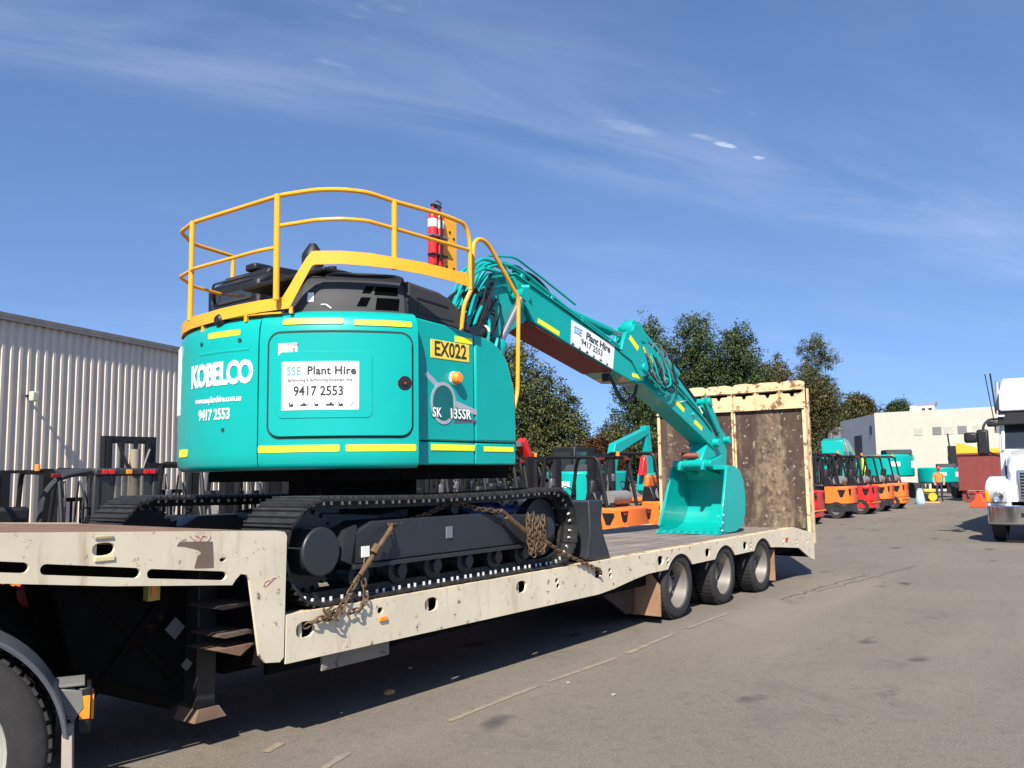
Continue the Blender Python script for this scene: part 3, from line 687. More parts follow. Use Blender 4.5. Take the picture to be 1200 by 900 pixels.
# sign on the door
SG = cyl_rr('hire_sign', signw, 209.2, 230.9, 1.36, 1.715, .008, .02, .0275, nx=24)
RS = 1.474+.0285
def cyltext(a_mid, z_mid, Rr=RS):
    return lambda p: Vector(((Rr+p.z)*math.cos(R(a_mid)+p.x/Rr), (Rr+p.z)*math.sin(R(a_mid)+p.x/Rr), z_mid+p.y))
text('SSE', .088, blueink, SG, fn=cyltext(212.75, 1.643), bold=.03, xs=.80, spacing=1.1)
text('Plant Hire', .086, bink, SG, fn=cyltext(223.3, 1.645), bold=.032, xs=.95, spacing=1.06)
text('Earthmoving & Earthmoving Equipment Hire', .033, mat('grey_lettering', (.14, .13, .14), .6), SG, fn=cyltext(220.0, 1.578), bold=.03, xs=.80)
text('9417 2553', .098, bink, SG, fn=cyltext(219.7, 1.495), bold=.024, xs=.88)
def ink(bmx, pts, a_mid, z_mid, w, h, m=bink):
    mb = MB(); F = cyltext(a_mid, z_mid)
    mb.add([F(Vector((x*w, y*h, .0008))) for x, y in pts], [tuple(range(len(pts)))]); return mb.build('machine_icon', m, SG, smooth=0)
dig = [(-.5, -.5), (.35, -.5), (.35, -.15), (.2, .2), (-.05, .2), (-.1, -.05), (-.45, .5), (-.6, .45), (-.35, -.1)]
trk_ = [(-.6, -.4), (.6, -.4), (.6, .0), (.3, .1), (.25, .45), (-.05, .45), (-.1, .05), (-.6, .05)]
for a, pts, wd in ((211.2, [(-.6, -.5), (-.5, -.5), (.5, .5), (.42, .55)], .05), (212.2, dig, .045), (215.6, trk_, .04), (216.6, [(-.5, -.1), (.5, -.1), (.5, .05), (-.5, .05)], .03), (219.3, dig, .04), (223.0, trk_, .05), (226.0, dig, .045), (229.0, [(-.5, -.5), (-.3, -.5), (.5, .5), (.3, .5)], .03)):
    ink(None, pts, a, 1.40, wd, .032)
lb = cyl_rr('safety_label', signw, 208.0, 213.6, 1.765, 1.855, .004, .018, .0225)
RS2 = 1.474+.0235
text('!', .05, bink, lb, fn=cyltext(209.3, 1.80, RS2)); text('DANGER', .026, redink, lb, fn=cyltext(212.0, 1.842, RS2), bold=.01); text('8', .045, redink, lb, fn=cyltext(212.7, 1.805, RS2), bold=.01)
# latch
a = R(244.0); d = Vector((math.cos(a), math.sin(a), 0)); p = d*1.494
lt = MB().lathe([(0, .012), (.022, .012), (.026, .004), (.05, .004), (.055, .0), (.055, -.01)], p+Vector((0, 0, 1.56)), d, 24).build('door_latch', blk, door)
MB().lathe([(0, .016), (.007, .015), (.008, .01)], p+Vector((0, 0, 1.56)), d, 12).build('latch_key', redink, lt)
# lime reflective strips round the tail and along the side
for a0, a1, z0, z1, Rr in ((201.6, 225.6, 1.055, 1.105, 1.475), (227.3, 247.6, 1.055, 1.105, 1.475), (208.6, 226.4, 2.0, 2.045, 1.4645), (229.4, 246.6, 1.99, 2.035, 1.4655), (180.5, 194.5, 1.945, 1.99, 1.47), (160.5, 168.8, 1.045, 1.105, 1.4795)):
    tp = cyl_rr('reflective_strip', lime, a0, a1, z0, z1, .012, -.004, .004, Rr=Rr)
    if 1.46 < Rr < 1.466: 
        for v in tp.data.vertices:
            k = (v.co.z-z0)/(z1-z0); s_ = 1-.0145*max(0, k)/Rr; v.co.x *= s_; v.co.y *= s_
# lettering on the counterweight
CW = 1.4835
def kob(p): return cyltext(181.3+4.2, 1.655, CW)(p)
text('KOBELCO', .235, wink, EX, fn=kob, bold=.040, xs=.735, spacing=.90, name='maker_lettering')
text('www.sseplanthire.com.au', .066, wink, EX, fn=cyltext(185.2, 1.468, CW), bold=.012, xs=.80, name='web_lettering')
text('9417 2553', .115, wink, EX, fn=cyltext(184.2, 1.352, CW), bold=.020, xs=.78, name='phone_lettering')
for a, z in ((177.2, 1.915), (194.6, 1.905), (188.6, 1.235)):
    d = Vector((math.cos(R(a)), math.sin(R(a)), 0)); MB().lathe([(0, .0035), (.017, .003), (.018, 0)], d*1.479+Vector((0, 0, z)), d, 12).build('lifting_plug', gapm, EX)
ring('counterweight_crease', 176, 198, [(1.476, 1.845), (1.4825, 1.835), (1.4825, 1.825), (1.476, 1.815)], teal, EX, 16)
ring('tail_edge_band', 150, 159.5, [(1.476, 1.38), (1.484, 1.39), (1.484, 1.95), (1.476, 1.96)], mat('white_reflector', (.8, .8, .75), .5), EX, 8)
# rear camera / lamp on the counterweight
d = Vector((math.cos(R(185)), math.sin(R(185)), 0))
cm = MB(); cm.lathe([(.0, .045), (.03, .045), (.052, .02), (.056, -.02), (.045, -.06), (.0, -.07)], d*1.44+Vector((0, 0, 2.085)), d, 14); cm.build('rear_work_lamp', blk, EX)
MB().tube([d*1.43+Vector((0, 0, 2.07)), d*1.42+Vector((0, .14, 2.05)), d*1.40+Vector((0, .28, 2.06))], .010, 6).build('lamp_cable', blk, EX)
# right side panels
def side_panel(name, poly, y0, y1, m=teal, parent=EX, bev=.012): return MB().prism(poly, 1, y0, y1).build(name, m, parent, bev)
pa = side_panel('side_panel', [(-.515, 1.145), (.238, 1.145), (.238, 2.045), (.0, 2.075), (-.515, 2.105)], -1.24, -.55)
side_panel('side_sill', [(-.515, .955), (.238, .955), (.238, 1.135), (-.515, 1.135)], -1.238, -.55)
side_panel('toolbox', [(.252, 1.145), (.79, 1.145), (.785, 1.45), (.765, 1.62), (.72, 1.77), (.655, 1.885), (.565, 1.965), (.46, 2.015), (.35, 2.038), (.252, 2.043)], -1.245, -.62, bev=.02)
side_panel('toolbox_sill', [(.252, .955), (.78, .955), (.785, 1.135), (.252, 1.135)], -1.238, -.62)
MB().span((-.55, -1.3, .94), (-.515, -.9, 2.09)).build('panel_post', teal, EX, .012)
MB().prism([(-.45, 1.13), (.25, 1.13), (.25, 1.14), (-.45, 1.14)], 1, -1.22, -.6).build('sill_seam', gapm, EX)
MB().span((.236, -1.225, .96), (.254, -.7, 2.03)).build('panel_seam', gapm, EX)
for x0, x1, z0, z1, yy in ((-.43, -.37, 1.068, 1.118, -1.2405), (-.275, .235, 1.068, 1.118, -1.2405), (.355, .745, 1.065, 1.108, -1.2405), (.005, .215, 1.955, 2.005, -1.2425)):
    if x0 == -.43: continue
    MB().span((x0, yy-.0025, z0), (x1, yy+.002, z1)).build('reflective_strip', lime, EX, .001)
yp = MB().span((-.275, -1.2445, 1.80), (.175, -1.238, 1.948)).build('fleet_number_plate', yplate, EX, .002)
Mr = lambda x, z, y=-1.246: Matrix(((1, 0, 0, x), (0, 0, -1, y), (0, 1, 0, z), (0, 0, 0, 1)))
text('EX022', .165, bink, yp, Mr(-.05, 1.874), bold=.014, xs=.86)
# model badge: ring, needle and lettering
def flat_ring(cx_, cz, a, b, t, y, m, name, par, n=32):
    mb = MB()
    for i in range(n):
        th = 2*math.pi*i/n
        for k in (1, 1-t): mb.v += [(cx_+a*k*math.cos(th), y, cz+b*k*math.sin(th)), (cx_+a*k*math.cos(th), y+.004, cz+b*k*math.sin(th))]
    mb.f = [(4*i+q, 4*((i+1) % n)+q, 4*((i+1) % n)+p, 4*i+p) for i in range(n) for q, p in ((0, 2), (1, 0), (2, 3))]; mb.m = [0]*len(mb.f); return mb.build(name, m, par, smooth=0)
bd = MB().prism([(-.345, 1.66), (-.315, 1.685), (.0, 1.475), (.60, 1.325), (.60, 1.315), (.24, 1.37), (-.05, 1.435)], 1, -1.2425, -1.238).build('badge_needle', silver, EX, 0, 0)
flat_ring(-.135, 1.445, .145, .17, .16, -1.2455, silver, 'badge_ring', bd)
dk = mat('dark_teal_decal', (.004, .12, .12), .4)
mb = MB(); mb.add([(-.135+.118*math.cos(2*math.pi*i/24), -1.2435, 1.445+.14*math.sin(2*math.pi*i/24)) for i in range(24)], [tuple(range(24))]); mb.build('badge_disc', dk, bd, smooth=0)
MB().prism([(.17, 1.33), (.36, 1.318), (.36, 1.312), (-.02, 1.29), (-.02, 1.30)], 1, -1.2425, -1.238).build('badge_plum_line', mat('plum_decal', (.12, .10, .13), .5), bd, 0, 0)  # thin plum decal line below the lettering
bdk = mat('badge_outline', (.03, .05, .06), .5)
for bo, yy, mm in ((.055, -1.247, bdk), (.018, -1.2495, wink)):
    text('SK', .105, mm, bd, Mr(-.215, 1.365, yy), bold=bo, xs=.82, spacing=1.1); text('135SR', .115, mm, bd, Mr(.055, 1.362, yy), bold=bo, xs=.80, spacing=1.1)
lmp = MB().lathe([(.0, .075), (.035, .072), (.048, .055), (.05, .0)], (-.01, -1.24, 1.655), (0, -1, 0), 20).build('side_marker_lamp', lampo, EX)
MB().lathe([(.052, .02), (.055, .015), (.055, .0)], (-.01, -1.24, 1.655), (0, -1, 0), 20).build('lamp_base', signw, lmp)
# upper frame, front deck, cab (on the far side)
MB().prism([(-.85, .84), (1.0, .84), (1.05, .94), (1.05, 1.08), (-.85, 1.08)], 1, -.95, .95).build('upper_frame', under, EX)
MB().span((-.5, -.56, 1.0), (.3, .30, 2.08)).build('engine_bay', blk, EX)
cab = MB().prism([(-.72, 1.02), (1.22, 1.02), (1.30, 1.4), (.95, 2.66), (.75, 2.73), (-.60, 2.71), (-.74, 2.62)], 1, .42, 1.22).build('cab', blk, EX, .03)
MB().prism([(-.66, 1.9), (.2, 1.9), (.2, 2.56), (-.66, 2.56)], 1, .415, .419).build('cab_side_window', glassm, cab, .0)
MB().span((-.743, .50, 2.0), (-.735, 1.13, 2.55)).build('cab_rear_window', glassm, cab)
MB().prism([(-.62, 2.70), (.75, 2.72), (.70, 2.80), (-.45, 2.78), (-.58, 2.76)], 1, .46, 1.18).build('cab_roof', blk, cab, .02)
MB().tube(fillet([(-.755, .50, 2.46), (-.755, 1.10, 2.46), (-.755, 1.10, 2.66), (-.755, .50, 2.66)], .04), .012, 6).build('rear_guard_rail', hoodm, cab)
MB().box((-.5, .75, 2.80), (.20, .16, .07)).build('roof_lamp', blk, cab, .02)
# --- engine hood (dark covers above the teal)
def hood_ring(name, a0, a1, prof, m, n=26, ease=0): return ring(name, a0, a1, prof, m, EX, n)
HP = [(.55, 2.05), (1.36, 2.08), (1.35, 2.16), (1.325, 2.26), (1.285, 2.335), (1.23, 2.385), (1.12, 2.44), (.95, 2.475), (.55, 2.50)]
hd = hood_ring('engine_hood', 212.5, 246.0, HP, hoodm)
# the rear end of the hood slopes down towards the low walkway
mb = MB(); k = len(HP); n = 10
for i in range(n+1):
    t = i/n; a = R(203+9.5*t); s_ = t**.8
    mb.v += [(p[0]*math.cos(a), p[0]*math.sin(a), 2.06+(p[1]-2.06)*s_) for p in HP]
mb.f = [(i*k+j, (i+1)*k+j, (i+1)*k+j+1, i*k+j+1) for i in range(n) for j in range(k-1)]; mb.m = [0]*len(mb.f); mb.build('hood_rear_slope', hoodm, EX, smooth=40)
def hood_pt(a, z, off=0.):
    zs = [p[1] for p in HP[1:]]; rs = [p[0] for p in HP[1:]]; return Vector(((np.interp(z, zs, rs)+off)*math.cos(R(a)), (np.interp(z, zs, rs)+off)*math.sin(R(a)), z))
for a0, a1, z0, z1, sk in ((232.0, 234.8, 2.262, 2.325, 1.4), (236.0, 243.8, 2.252, 2.325, .6), (230.3, 233.4, 2.155, 2.228, 1.4), (236.2, 243.8, 2.132, 2.228, .6)):
    mb = MB(); nx = 6
    for o_ in (.004, -.02):
        for i in range(nx+1):
            for z in (z0, z1): mb.v.append(tuple(hood_pt(a0+(a1-a0)*i/nx+sk*(z-z0)/(z1-z0), z, o_)))
    m_ = nx+1
    mb.f = [(2*i, 2*i+2, 2*i+3, 2*i+1) for i in range(nx)]+[(2*i, 2*i+1, 2*m_+2*i+1, 2*m_+2*i) for i in (0, nx)]+[(2*i+e, 2*i+2+e, 2*m_+2*i+2+e, 2*m_+2*i+e) for i in range(nx) for e in (0, 1)]
    mb.m = [0]*len(mb.f); v_ = mb.build('hood_vent', mat('vent_opening', (.0025, .0025, .0025), 1., var=.1, spec=.0), hd, smooth=0)
p = hood_pt(214.6, 2.24, .004); q = hood_pt(216.4, 2.24, .004)
mb = MB(); mb.add([hood_pt(214.4, 2.19, .004), hood_pt(216.4, 2.19, .004), hood_pt(216.4, 2.265, .004), hood_pt(214.4, 2.265, .004)], [(0, 1, 2, 3)]); mb.build('white_label', wink, hd, smooth=0)
MB().tube([hood_pt(219+i*.55, 2.165-.01*(i > 3)*(i-3), .006) for i in range(7)], .006, 5).build('hood_hinge', wink, hd)
MB().prism([(-.44, 2.10), (.33, 2.065), (.30, 2.14), (.19, 2.25), (.06, 2.335), (-.08, 2.375), (-.44, 2.41)], 1, -1.15, -.56).build('side_cover', hoodm, EX, .03)
MB().prism([(-.33, 2.16), (.10, 2.145), (.04, 2.235), (-.33, 2.26)], 1, -1.156, -1.149).build('cover_pressing', hoodm, EX, .003)
MB().prism([(-.34, 2.275), (.03, 2.25), (.0, 2.265), (-.34, 2.29)], 1, -1.156, -1.149).build('cover_crease', blk, EX)
ring('hood_gap', 245.9, 247.4, [(1.2, 2.1), (1.335, 2.1), (1.31, 2.28), (1.22, 2.39)], blk, EX, 2)
for i, z in enumerate((2.16, 2.20, 2.25, 2.30)): MB().box((-.445, -1.148, z), (.012, .02, .022)).build('cover_hinge', steelg, EX)
MB().lathe([(.0, .34), (.03, .335), (.085, .25), (.09, .22), (.085, .0)], (-.72, -.32, 2.46), (0, 0, 1), 18).build('air_cleaner_cap', blk, EX)
MB().cyl((-.45, -.25, 2.4), (-.46, -.25, 2.66), .04, 14).build('exhaust_stack', blk, EX)
MB().span((-.95, -.75, 2.46), (-.1, .35, 2.50)).build('hood_top', blk, EX, .015)
MB().tube(fillet([(-.2, -.95, 2.36), (.0, -.98, 2.42), (.2, -1.0, 2.30), (.42, -.9, 2.05)], .1), .022, 8).build('wiring_loom', hose, EX)
MB().tube(fillet([(-.05, -.85, 2.38), (.2, -.85, 2.40), (.42, -.82, 2.2), (.5, -.75, 2.0)], .1), .018, 8).build('wiring_loom', hose, EX)
# --- walkway toe board and rails
TB = [(110, 2.06, 2.15), (130, 2.06, 2.15), (148, 2.065, 2.16), (158, 2.07, 2.165), (168, 2.07, 2.165), (178, 2.07, 2.16), (186, 2.08, 2.17), (193, 2.09, 2.18), (201, 2.105, 2.195), (208.5, 2.118, 2.207), (210.6, 2.122, 2.29), (212.2, 2.20, 2.36), (215.6, 2.36, 2.50), (217.2, 2.435, 2.545), (218.2, 2.447, 2.55), (226, 2.45, 2.55), (234, 2.44, 2.54), (241, 2.43, 2.52), (250, 2.41, 2.505), (259, 2.39, 2.485), (267.5, 2.37, 2.47)]
def tbx(t):
    return t
mb = MB(); k = len(TB)
for rr in (1.468, 1.460):
    for a, z0, z1 in TB: mb.v += [(rr*math.cos(R(a)), rr*math.sin(R(a)), z0), (rr*math.cos(R(a)), rr*math.sin(R(a)), z1)]
for i in range(k-1):
    mb.f += [(2*i, 2*i+2, 2*i+3, 2*i+1), (2*k+2*i, 2*k+2*i+1, 2*k+2*i+3, 2*k+2*i+2), (2*i, 2*k+2*i, 2*k+2*i+2, 2*i+2), (2*i+1, 2*i+3, 2*k+2*i+3, 2*k+2*i+1)]
mb.f += [(0, 1, 2*k+1, 2*k), (2*k-2, 4*k-2, 4*k-1, 2*k-1)]; mb.m = [0]*len(mb.f)
mb.build('toe_board', yel, EX, smooth=25)
ring('walkway_floor', 218, 267, [(1.38, 2.47), (1.459, 2.47), (1.459, 2.48), (1.38, 2.48)], yel, EX, 16)
ring('hood_top', 219, 248, [(1.24, 2.375), (1.20, 2.43), (1.08, 2.475), (.9, 2.50), (.5, 2.52), (.5, 2.40)], blk, EX, 16)
MB().tube([(1.2*math.cos(R(a)), 1.2*math.sin(R(a)), 2.435) for a in range(221, 249, 4)], .012, 6).build('hood_seal', hoodm, EX)
ring('walkway_floor', 112, 208, [(1.05, 2.088), (1.459, 2.088), (1.459, 2.10), (1.05, 2.10)], yel, EX, 30)
for a, z in ((196, 2.08), (176, 2.05), (211, 2.12)): 
    d = Vector((math.cos(R(a)), math.sin(R(a)), 0)); MB().box(d*1.45+Vector((0, 0, z-.01)), (.025, .025, .05), Matrix.Rotation(R(a), 3, 'Z')).build('board_bracket', yel, EX)
Z1, Z2, Z3 = 2.97, 2.56, 2.75
topr = [(-.56, 1.10, 2.97), (-1.04, .98, 2.97), (-1.31, .71, 2.97), (-1.39, .38, 2.97), (-1.32, -.70, 2.98), (-1.215, -.985, 2.985), (-1.10, -1.13, 2.985), (-.93, -1.225, 2.985), (-.68, -1.262, 2.965), (-.20, -1.30, 2.965), (.08, -1.30, 2.95), (.135, -1.30, 2.83), (.135, -1.30, 2.40)]
P_ = [Vector(p) for p in topr]
MB().tube(fillet(topr, .07, 4), .0175, 10).build('top_rail', yel, EX)
MB().tube(fillet([(-.54, 1.06, 2.56), (-1.09, .88, 2.56), (-1.35, .64, 2.56), (-1.43, .29, 2.56), (-1.40, -.55, 2.565), (-1.345, -.70, 2.575)], .05, 4), .0145, 10).build('mid_rail', yel, EX)
MB().tube(fillet([(-1.33, -.70, 2.742), (-1.205, -.98, 2.76), (-1.09, -1.13, 2.765), (-.93, -1.23, 2.765), (-.68, -1.262, 2.752), (.135, -1.30, 2.735)], .05, 4), .0145, 10).build('mid_rail', yel, EX)
for x, y, z0, z1, rr in ((-1.41, .36, 2.15, 2.97, .021), (-1.345, -.70, 2.18, 2.98, .023), (-.69, -1.268, 2.43, 2.965, .021), (-.55, 1.10, 2.12, 2.97, .02)):
    MB().tube([(x, y, z0), (x, y, z1)], rr, 10).build('rail_post', yel, EX)
lad = [(.18, -1.15, 2.07), (.20, -1.17, 2.30), (.275, -1.20, 2.46), (.285, -1.20, 2.74), (.295, -1.20, 2.84), (.35, -1.20, 2.895), (.43, -1.20, 2.90), (.51, -1.20, 2.86), (.89, -1.20, 2.47), (.90, -1.20, 2.40), (.865, -1.20, 1.60), (.80, -1.20, 1.42)]
MB().tube(fillet(lad, .05, 4), .0185, 10).build('ladder_handrail', yel, EX)
MB().cyl((.28, -1.2, 2.62), (.28, -1.2, 2.67), .027, 10).build('rail_clamp', yel, EX)
MB().box((.30, -.90, 2.905), (.20, .012, .50)).build('extinguisher_plate', yel, EX, .003)
for dx, dz in ((-.04, -.22), (.05, -.22), (-.05, .0), (.05, .05), (.0, .1)): MB().cyl((.31+dx, -.906, 2.90+dz), (.31+dx, -.912, 2.90+dz), .011, 8).build('plate_bolt', under, EX)

# --- boom, arm, cylinders
HW = .235
bm_ = MB().prism([(2.01, 3.0), (2.12, 3.03), (3.05, 2.735), (4.21, 2.385), (4.66, 2.33), (4.82, 2.22), (4.70, 2.06), (4.40, 2.04), (3.97, 2.145), (3.14, 2.345), (2.34, 2.55), (2.2, 2.78)], 1, -HW, HW).build('boom', teal, EX, .012)
MB().prism([(1.60, 2.84), (1.74, 3.01), (2.02, 3.0), (2.2, 2.78), (2.32, 2.56), (2.05, 2.42), (1.55, 2.05), (.95, 1.25), (.75, 1.12), (.5, 1.18), (.42, 1.40), (.95, 1.95)], 1, -.19, .19).build('boom_foot', teal_old, EX, .012)
MB().prism([(2.03, 3.03), (3.05, 2.742), (4.18, 2.40), (4.18, 2.412), (3.05, 2.757), (2.03, 3.045)], 1, -.26, .26).build('boom_top_plate', teal, bm_)
MB().prism([(2.30, 2.542), (3.14, 2.337), (3.97, 2.137), (3.97, 2.131), (3.14, 2.331), (2.28, 2.534)], 1, -.22, .22).build('underside_plate', redprim, bm_)
for s_ in (-1, 1):
    MB().prism([(4.13, 2.39), (4.28, 2.66), (4.45, 2.71), (4.62, 2.63), (4.80, 2.32), (4.78, 2.14), (4.6, 2.1), (4.4, 2.3)], 1, s_*.20, s_*.255).build('boom_ear', teal, bm_, .008)
MB().cyl((4.70, -.29, 2.24), (4.70, .29, 2.24), .06, 18).build('arm_pivot_pin', teal, EX, .01)
# steel pipes along the boom top
for y, z0 in ((-.16, .085), (-.09, .10), (.03, .10), (.12, .09), (-.215, .05)):
    pts = [(1.35, y*.8, 2.6), (1.6, y, 2.98+z0), (1.92, y, 3.08+z0), (2.2, y, 3.05+z0), (3.05, y, 2.75+z0), (3.8, y, 2.53+z0), (4.2, y, 2.41+z0)]
    MB().tube(fillet(pts, .12), .017, 8).build('boom_pipe', teal, bm_)
for x, z in ((2.2, 3.03), (2.75, 2.88), (3.35, 2.70), (3.95, 2.52)):
    MB().box((x, 0, z), (.05, .46, .075), Matrix.Rotation(R(16), 3, 'Y')).build('pipe_clamp', teal, bm_, .006)
MB().tube(fillet([(1.75, -.12, 3.20), (2.2, -.12, 3.27), (2.75, -.12, 3.10), (3.35, -.12, 2.90)], .1), .014, 7).build('boom_pipe', teal, bm_)
MB().tube(bez((2.25, -.05, 3.12), (2.95, -.05, 2.96), -.10, 10), .018, 8).build('boom_hose', hose, bm_)
MB().tube(bez((2.0, -.2, 3.10), (2.35, -.2, 3.02), -.07, 10), .016, 8).build('boom_hose', hose, bm_)
# hoses bundled at the foot of the boom
hr = random.Random(11)
for i in range(15):
    y = -.55+i*.055; a = Vector((.75+hr.uniform(-.2, .25), y-.12, 1.82+hr.uniform(-.1, .12))); q_ = hr.choice(((1.5, 2.55), (1.68, 2.8), (1.35, 2.35), (1.6, 2.4), (1.82, 2.75), (1.75, 2.95), (1.55, 2.85))); b = Vector((q_[0]+hr.uniform(-.05, .05), max(-.17, min(.17, y*.5)), q_[1]+hr.uniform(-.04, .04)))
    m1 = a+Vector((-.05+hr.uniform(-.1, .1), 0, .45)); pts = [a*(1-t)**2+m1*2*t*(1-t)+b*t*t for t in [j/8 for j in range(9)]]
    MB().tube(pts, hr.choice((.014, .018, .022)), 7).build('boom_hose', hr.choice((hose, hose, teal_old, teal)), EX)
for i in range(16):
    a = Vector((.72+hr.uniform(-.15, .35), -.62+hr.uniform(0, .25), 1.80+hr.uniform(-.05, .16))); q_ = hr.choice(((1.5, 2.55), (1.68, 2.8), (1.35, 2.35), (1.6, 2.4), (1.82, 2.75), (1.45, 2.7), (1.25, 2.2))); b = Vector((q_[0]+hr.uniform(-.05, .05), -.15, q_[1]+hr.uniform(-.04, .04)))
    MB().tube(bez(a, b, hr.uniform(-.22, .02), 9, (hr.uniform(-.12, .08), hr.uniform(-.12, .0), 0)), hr.choice((.013, .017, .021)), 7).build('boom_hose', hr.choice((hose, hose, hose, teal)), EX)
for i in range(34):
    a = Vector((.70+hr.uniform(-.12, .42), -.66+hr.uniform(0, .36), 1.78+hr.uniform(-.05, .15))); q_ = hr.choice(((1.5, 2.5), (1.68, 2.75), (1.40, 2.3), (1.6, 2.4), (1.82, 2.72), (1.50, 2.62), (1.30, 2.15), (1.78, 2.95), (1.70, 2.6)))
    b = Vector((q_[0]+hr.uniform(-.05, .05), -.15, q_[1]+hr.uniform(-.05, .05)))
    MB().tube(bez(a, b, hr.uniform(-.30, -.02), 10, (hr.uniform(-.16, .10), hr.uniform(-.20, -.02), 0)), hr.choice((.010, .012, .015)), 6).build('boom_hose', hr.choice((hose, hose, hose, hose, teal, under)), EX)
for i in range(7):
    z = 2.45+i*.085; a = Vector((.90, -.62+.02*i, 1.9)); b = Vector((1.42+.05*i, -.16, 2.35+.09*i))
    MB().tube(bez(a, b, -.12, 9, (-.12, -.05, 0)), .017, 7).build('valve_pipe', hr.choice((teal, teal, hose)), EX)
MB().box((1.32, -.27, 2.62), (.16, .10, .24), Matrix.Rotation(R(-25), 3, 'Y')).build('valve_block', under, EX, .01)
MB().cyl((.80, -.62, 2.20), (1.18, -.50, 2.26), .055, 14).cyl((1.18, -.50, 2.26), (1.24, -.485, 2.268), .068, 14).build('accumulator', blk, EX)
MB().cyl((1.20, -.51, 2.262), (1.225, -.502, 2.266), .072, 14).build('accumulator_band', signw, EX)
for z in (3.08, 2.98): MB().tube(fillet([(1.25, -.3, z-.12), (1.45, -.3, z), (1.85, -.26, z+.02), (1.95, -.24, z-.15)], .06), .018, 8).build('valve_pipe', teal, EX)
MB().cyl((2.07, -.20, 2.79), (2.07, -.33, 2.79), .05, 16).build('cylinder_boss', teal, bm_, .01)
MB().cyl((2.16, -.235, 2.90), (2.22, -.30, 2.90), .035, 12).build('boss_cap', teal, bm_)
for s_ in (-1, 1):
    y = s_*.33
    MB().cyl((.95, y, 1.05), (1.62, y, 2.16), .075, 18).cyl((1.58, y, 2.09), (1.66, y, 2.225), .092, 18).build('boom_cylinder', teal, EX)
    MB().cyl((1.62, y, 2.16), (2.05, y, 2.77), .038, 14).build('boom_cylinder_rod', steelg, EX)
    MB().cyl((2.07, y-.05, 2.79), (2.07, y+.05, 2.79), .075, 16).build('rod_eye', teal, EX)
MB().cyl((2.9, .0, 2.88), (4.3, .0, 2.70), .058, 16).build('arm_cylinder', teal, EX)
MB().cyl((4.3, .0, 2.70), (4.95, .0, 2.66), .035, 12).build('arm_cylinder_rod', steelg, EX)
# company sign on the boom
dirv = Vector((4.0-3.085, 0, 2.445-2.66)).normalized(); upv = Vector((-dirv.z, 0, dirv.x))
Mb = Matrix(((dirv.x, 0, upv.x, 0), (0, 1, 0, 0), (dirv.z, 0, upv.z, 0), (0, 0, 0, 1)))
bs = MB().prism([(3.075, 2.375), (3.965, 2.158), (4.02, 2.448), (3.10, 2.665)], 1, -HW-.004, -HW+.002).build('boom_sign', signw, bm_, 0, 0)
def boomtext(s_, size, m, along, upo, **k):
    o = Vector((3.085, -HW-.0048, 2.66))+dirv*along+upv*upo
    M = Matrix(((dirv.x, upv.x, 0, o.x), (0, 0, -1, o.y), (dirv.z, upv.z, 0, o.z), (0, 0, 0, 1))); return text(s_, size, m, bs, M, **k)
boomtext('SSE', .12, blueink, .16, -.085, bold=.03, xs=1.0); boomtext('Plant Hire', .125, bink, .60, -.075, bold=.03, xs=1.05); boomtext('9417 2553', .105, bink, .48, -.178, bold=.012, xs=1.05)
for i in range(6):
    o = Vector((3.085, -HW-.0048, 2.66))+dirv*(.09+i*.15)+upv*-.262; k = dig if i % 2 else trk_
    mb = MB(); mb.add([tuple(o+dirv*(x*.05)+upv*(y*.04)) for x, y in k], [tuple(range(len(k)))]); mb.build('machine_icon', bink, bs, smooth=0)
def tape(a, b, wd, y, par):
    a, b = Vector((a[0], y, a[1])), Vector((b[0], y, b[1])); d = (b-a).normalized(); nn = Vector((-d.z, 0, d.x))*wd/2
    mb = MB(); vs = [a-nn, b-nn, b+nn, a+nn]; mb.add(vs+[v+Vector((0, .004, 0)) for v in vs], [(0, 1, 2, 3), (0, 4, 5, 1), (1, 5, 6, 2), (2, 6, 7, 3), (3, 7, 4, 0)]); return mb.build('reflective_strip', lime, par, smooth=0)
tape((2.45, 2.575), (2.85, 2.47), .055, -HW-.003, bm_); tape((4.43, 2.125), (4.66, 2.105), .05, -HW-.003, bm_); tape((4.36, 2.60), (4.56, 2.47), .07, -.2585, bm_)
# arm
arm = MB().prism([(4.62, 2.04), (4.84, 2.04), (5.80, 1.665), (6.55, 1.345), (6.85, 1.20), (6.98, 1.24), (6.92, 1.40), (6.66, 1.58), (6.44, 1.80), (5.87, 2.16), (5.35, 2.46), (4.98, 2.62), (4.62, 2.66), (4.48, 2.50), (4.46, 2.2)], 1, -.15, .15).build('arm', teal, EX, .012)
for s_ in (-1, 1): MB().prism([(4.52, 2.5), (4.66, 2.82), (4.86, 2.85), (5.02, 2.6)], 1, s_*.10, s_*.15).build('arm_lug', teal, arm, .008)
tape((4.86, 2.52), (5.12, 2.36), .06, -.153, arm); tape((5.70, 1.86), (5.95, 1.74), .065, -.153, arm); tape((6.25, 1.60), (6.48, 1.495), .065, -.153, arm)
MB().cyl((4.95, 0, 2.80), (6.02, 0, 2.27), .07, 16).build('bucket_cylinder', teal, EX)
MB().cyl((6.02, 0, 2.27), (6.62, 0, 1.90), .036, 12).build('bucket_cylinder_rod', blk, EX)
MB().lathe([(.0, .10), (.10, .09), (.115, .05), (.115, -.05), (.10, -.09), (0, -.10)], (4.82, .02, 2.80), (0, 1, 0), 18).build('cylinder_eye', teal, EX)
for i in range(6):
    y = -.17-.012*(i % 3); a = Vector((4.55+.05*i, y, 2.55-.045*i)); b = Vector((5.20+.10*i, y+.01, 2.22-.03*i))
    MB().tube(bez(a, b, .16+.05*(i % 3), 12, (0, -.05, 0)), .013, 6).build('arm_hose', (steelg, hose, teal)[i % 3], EX)
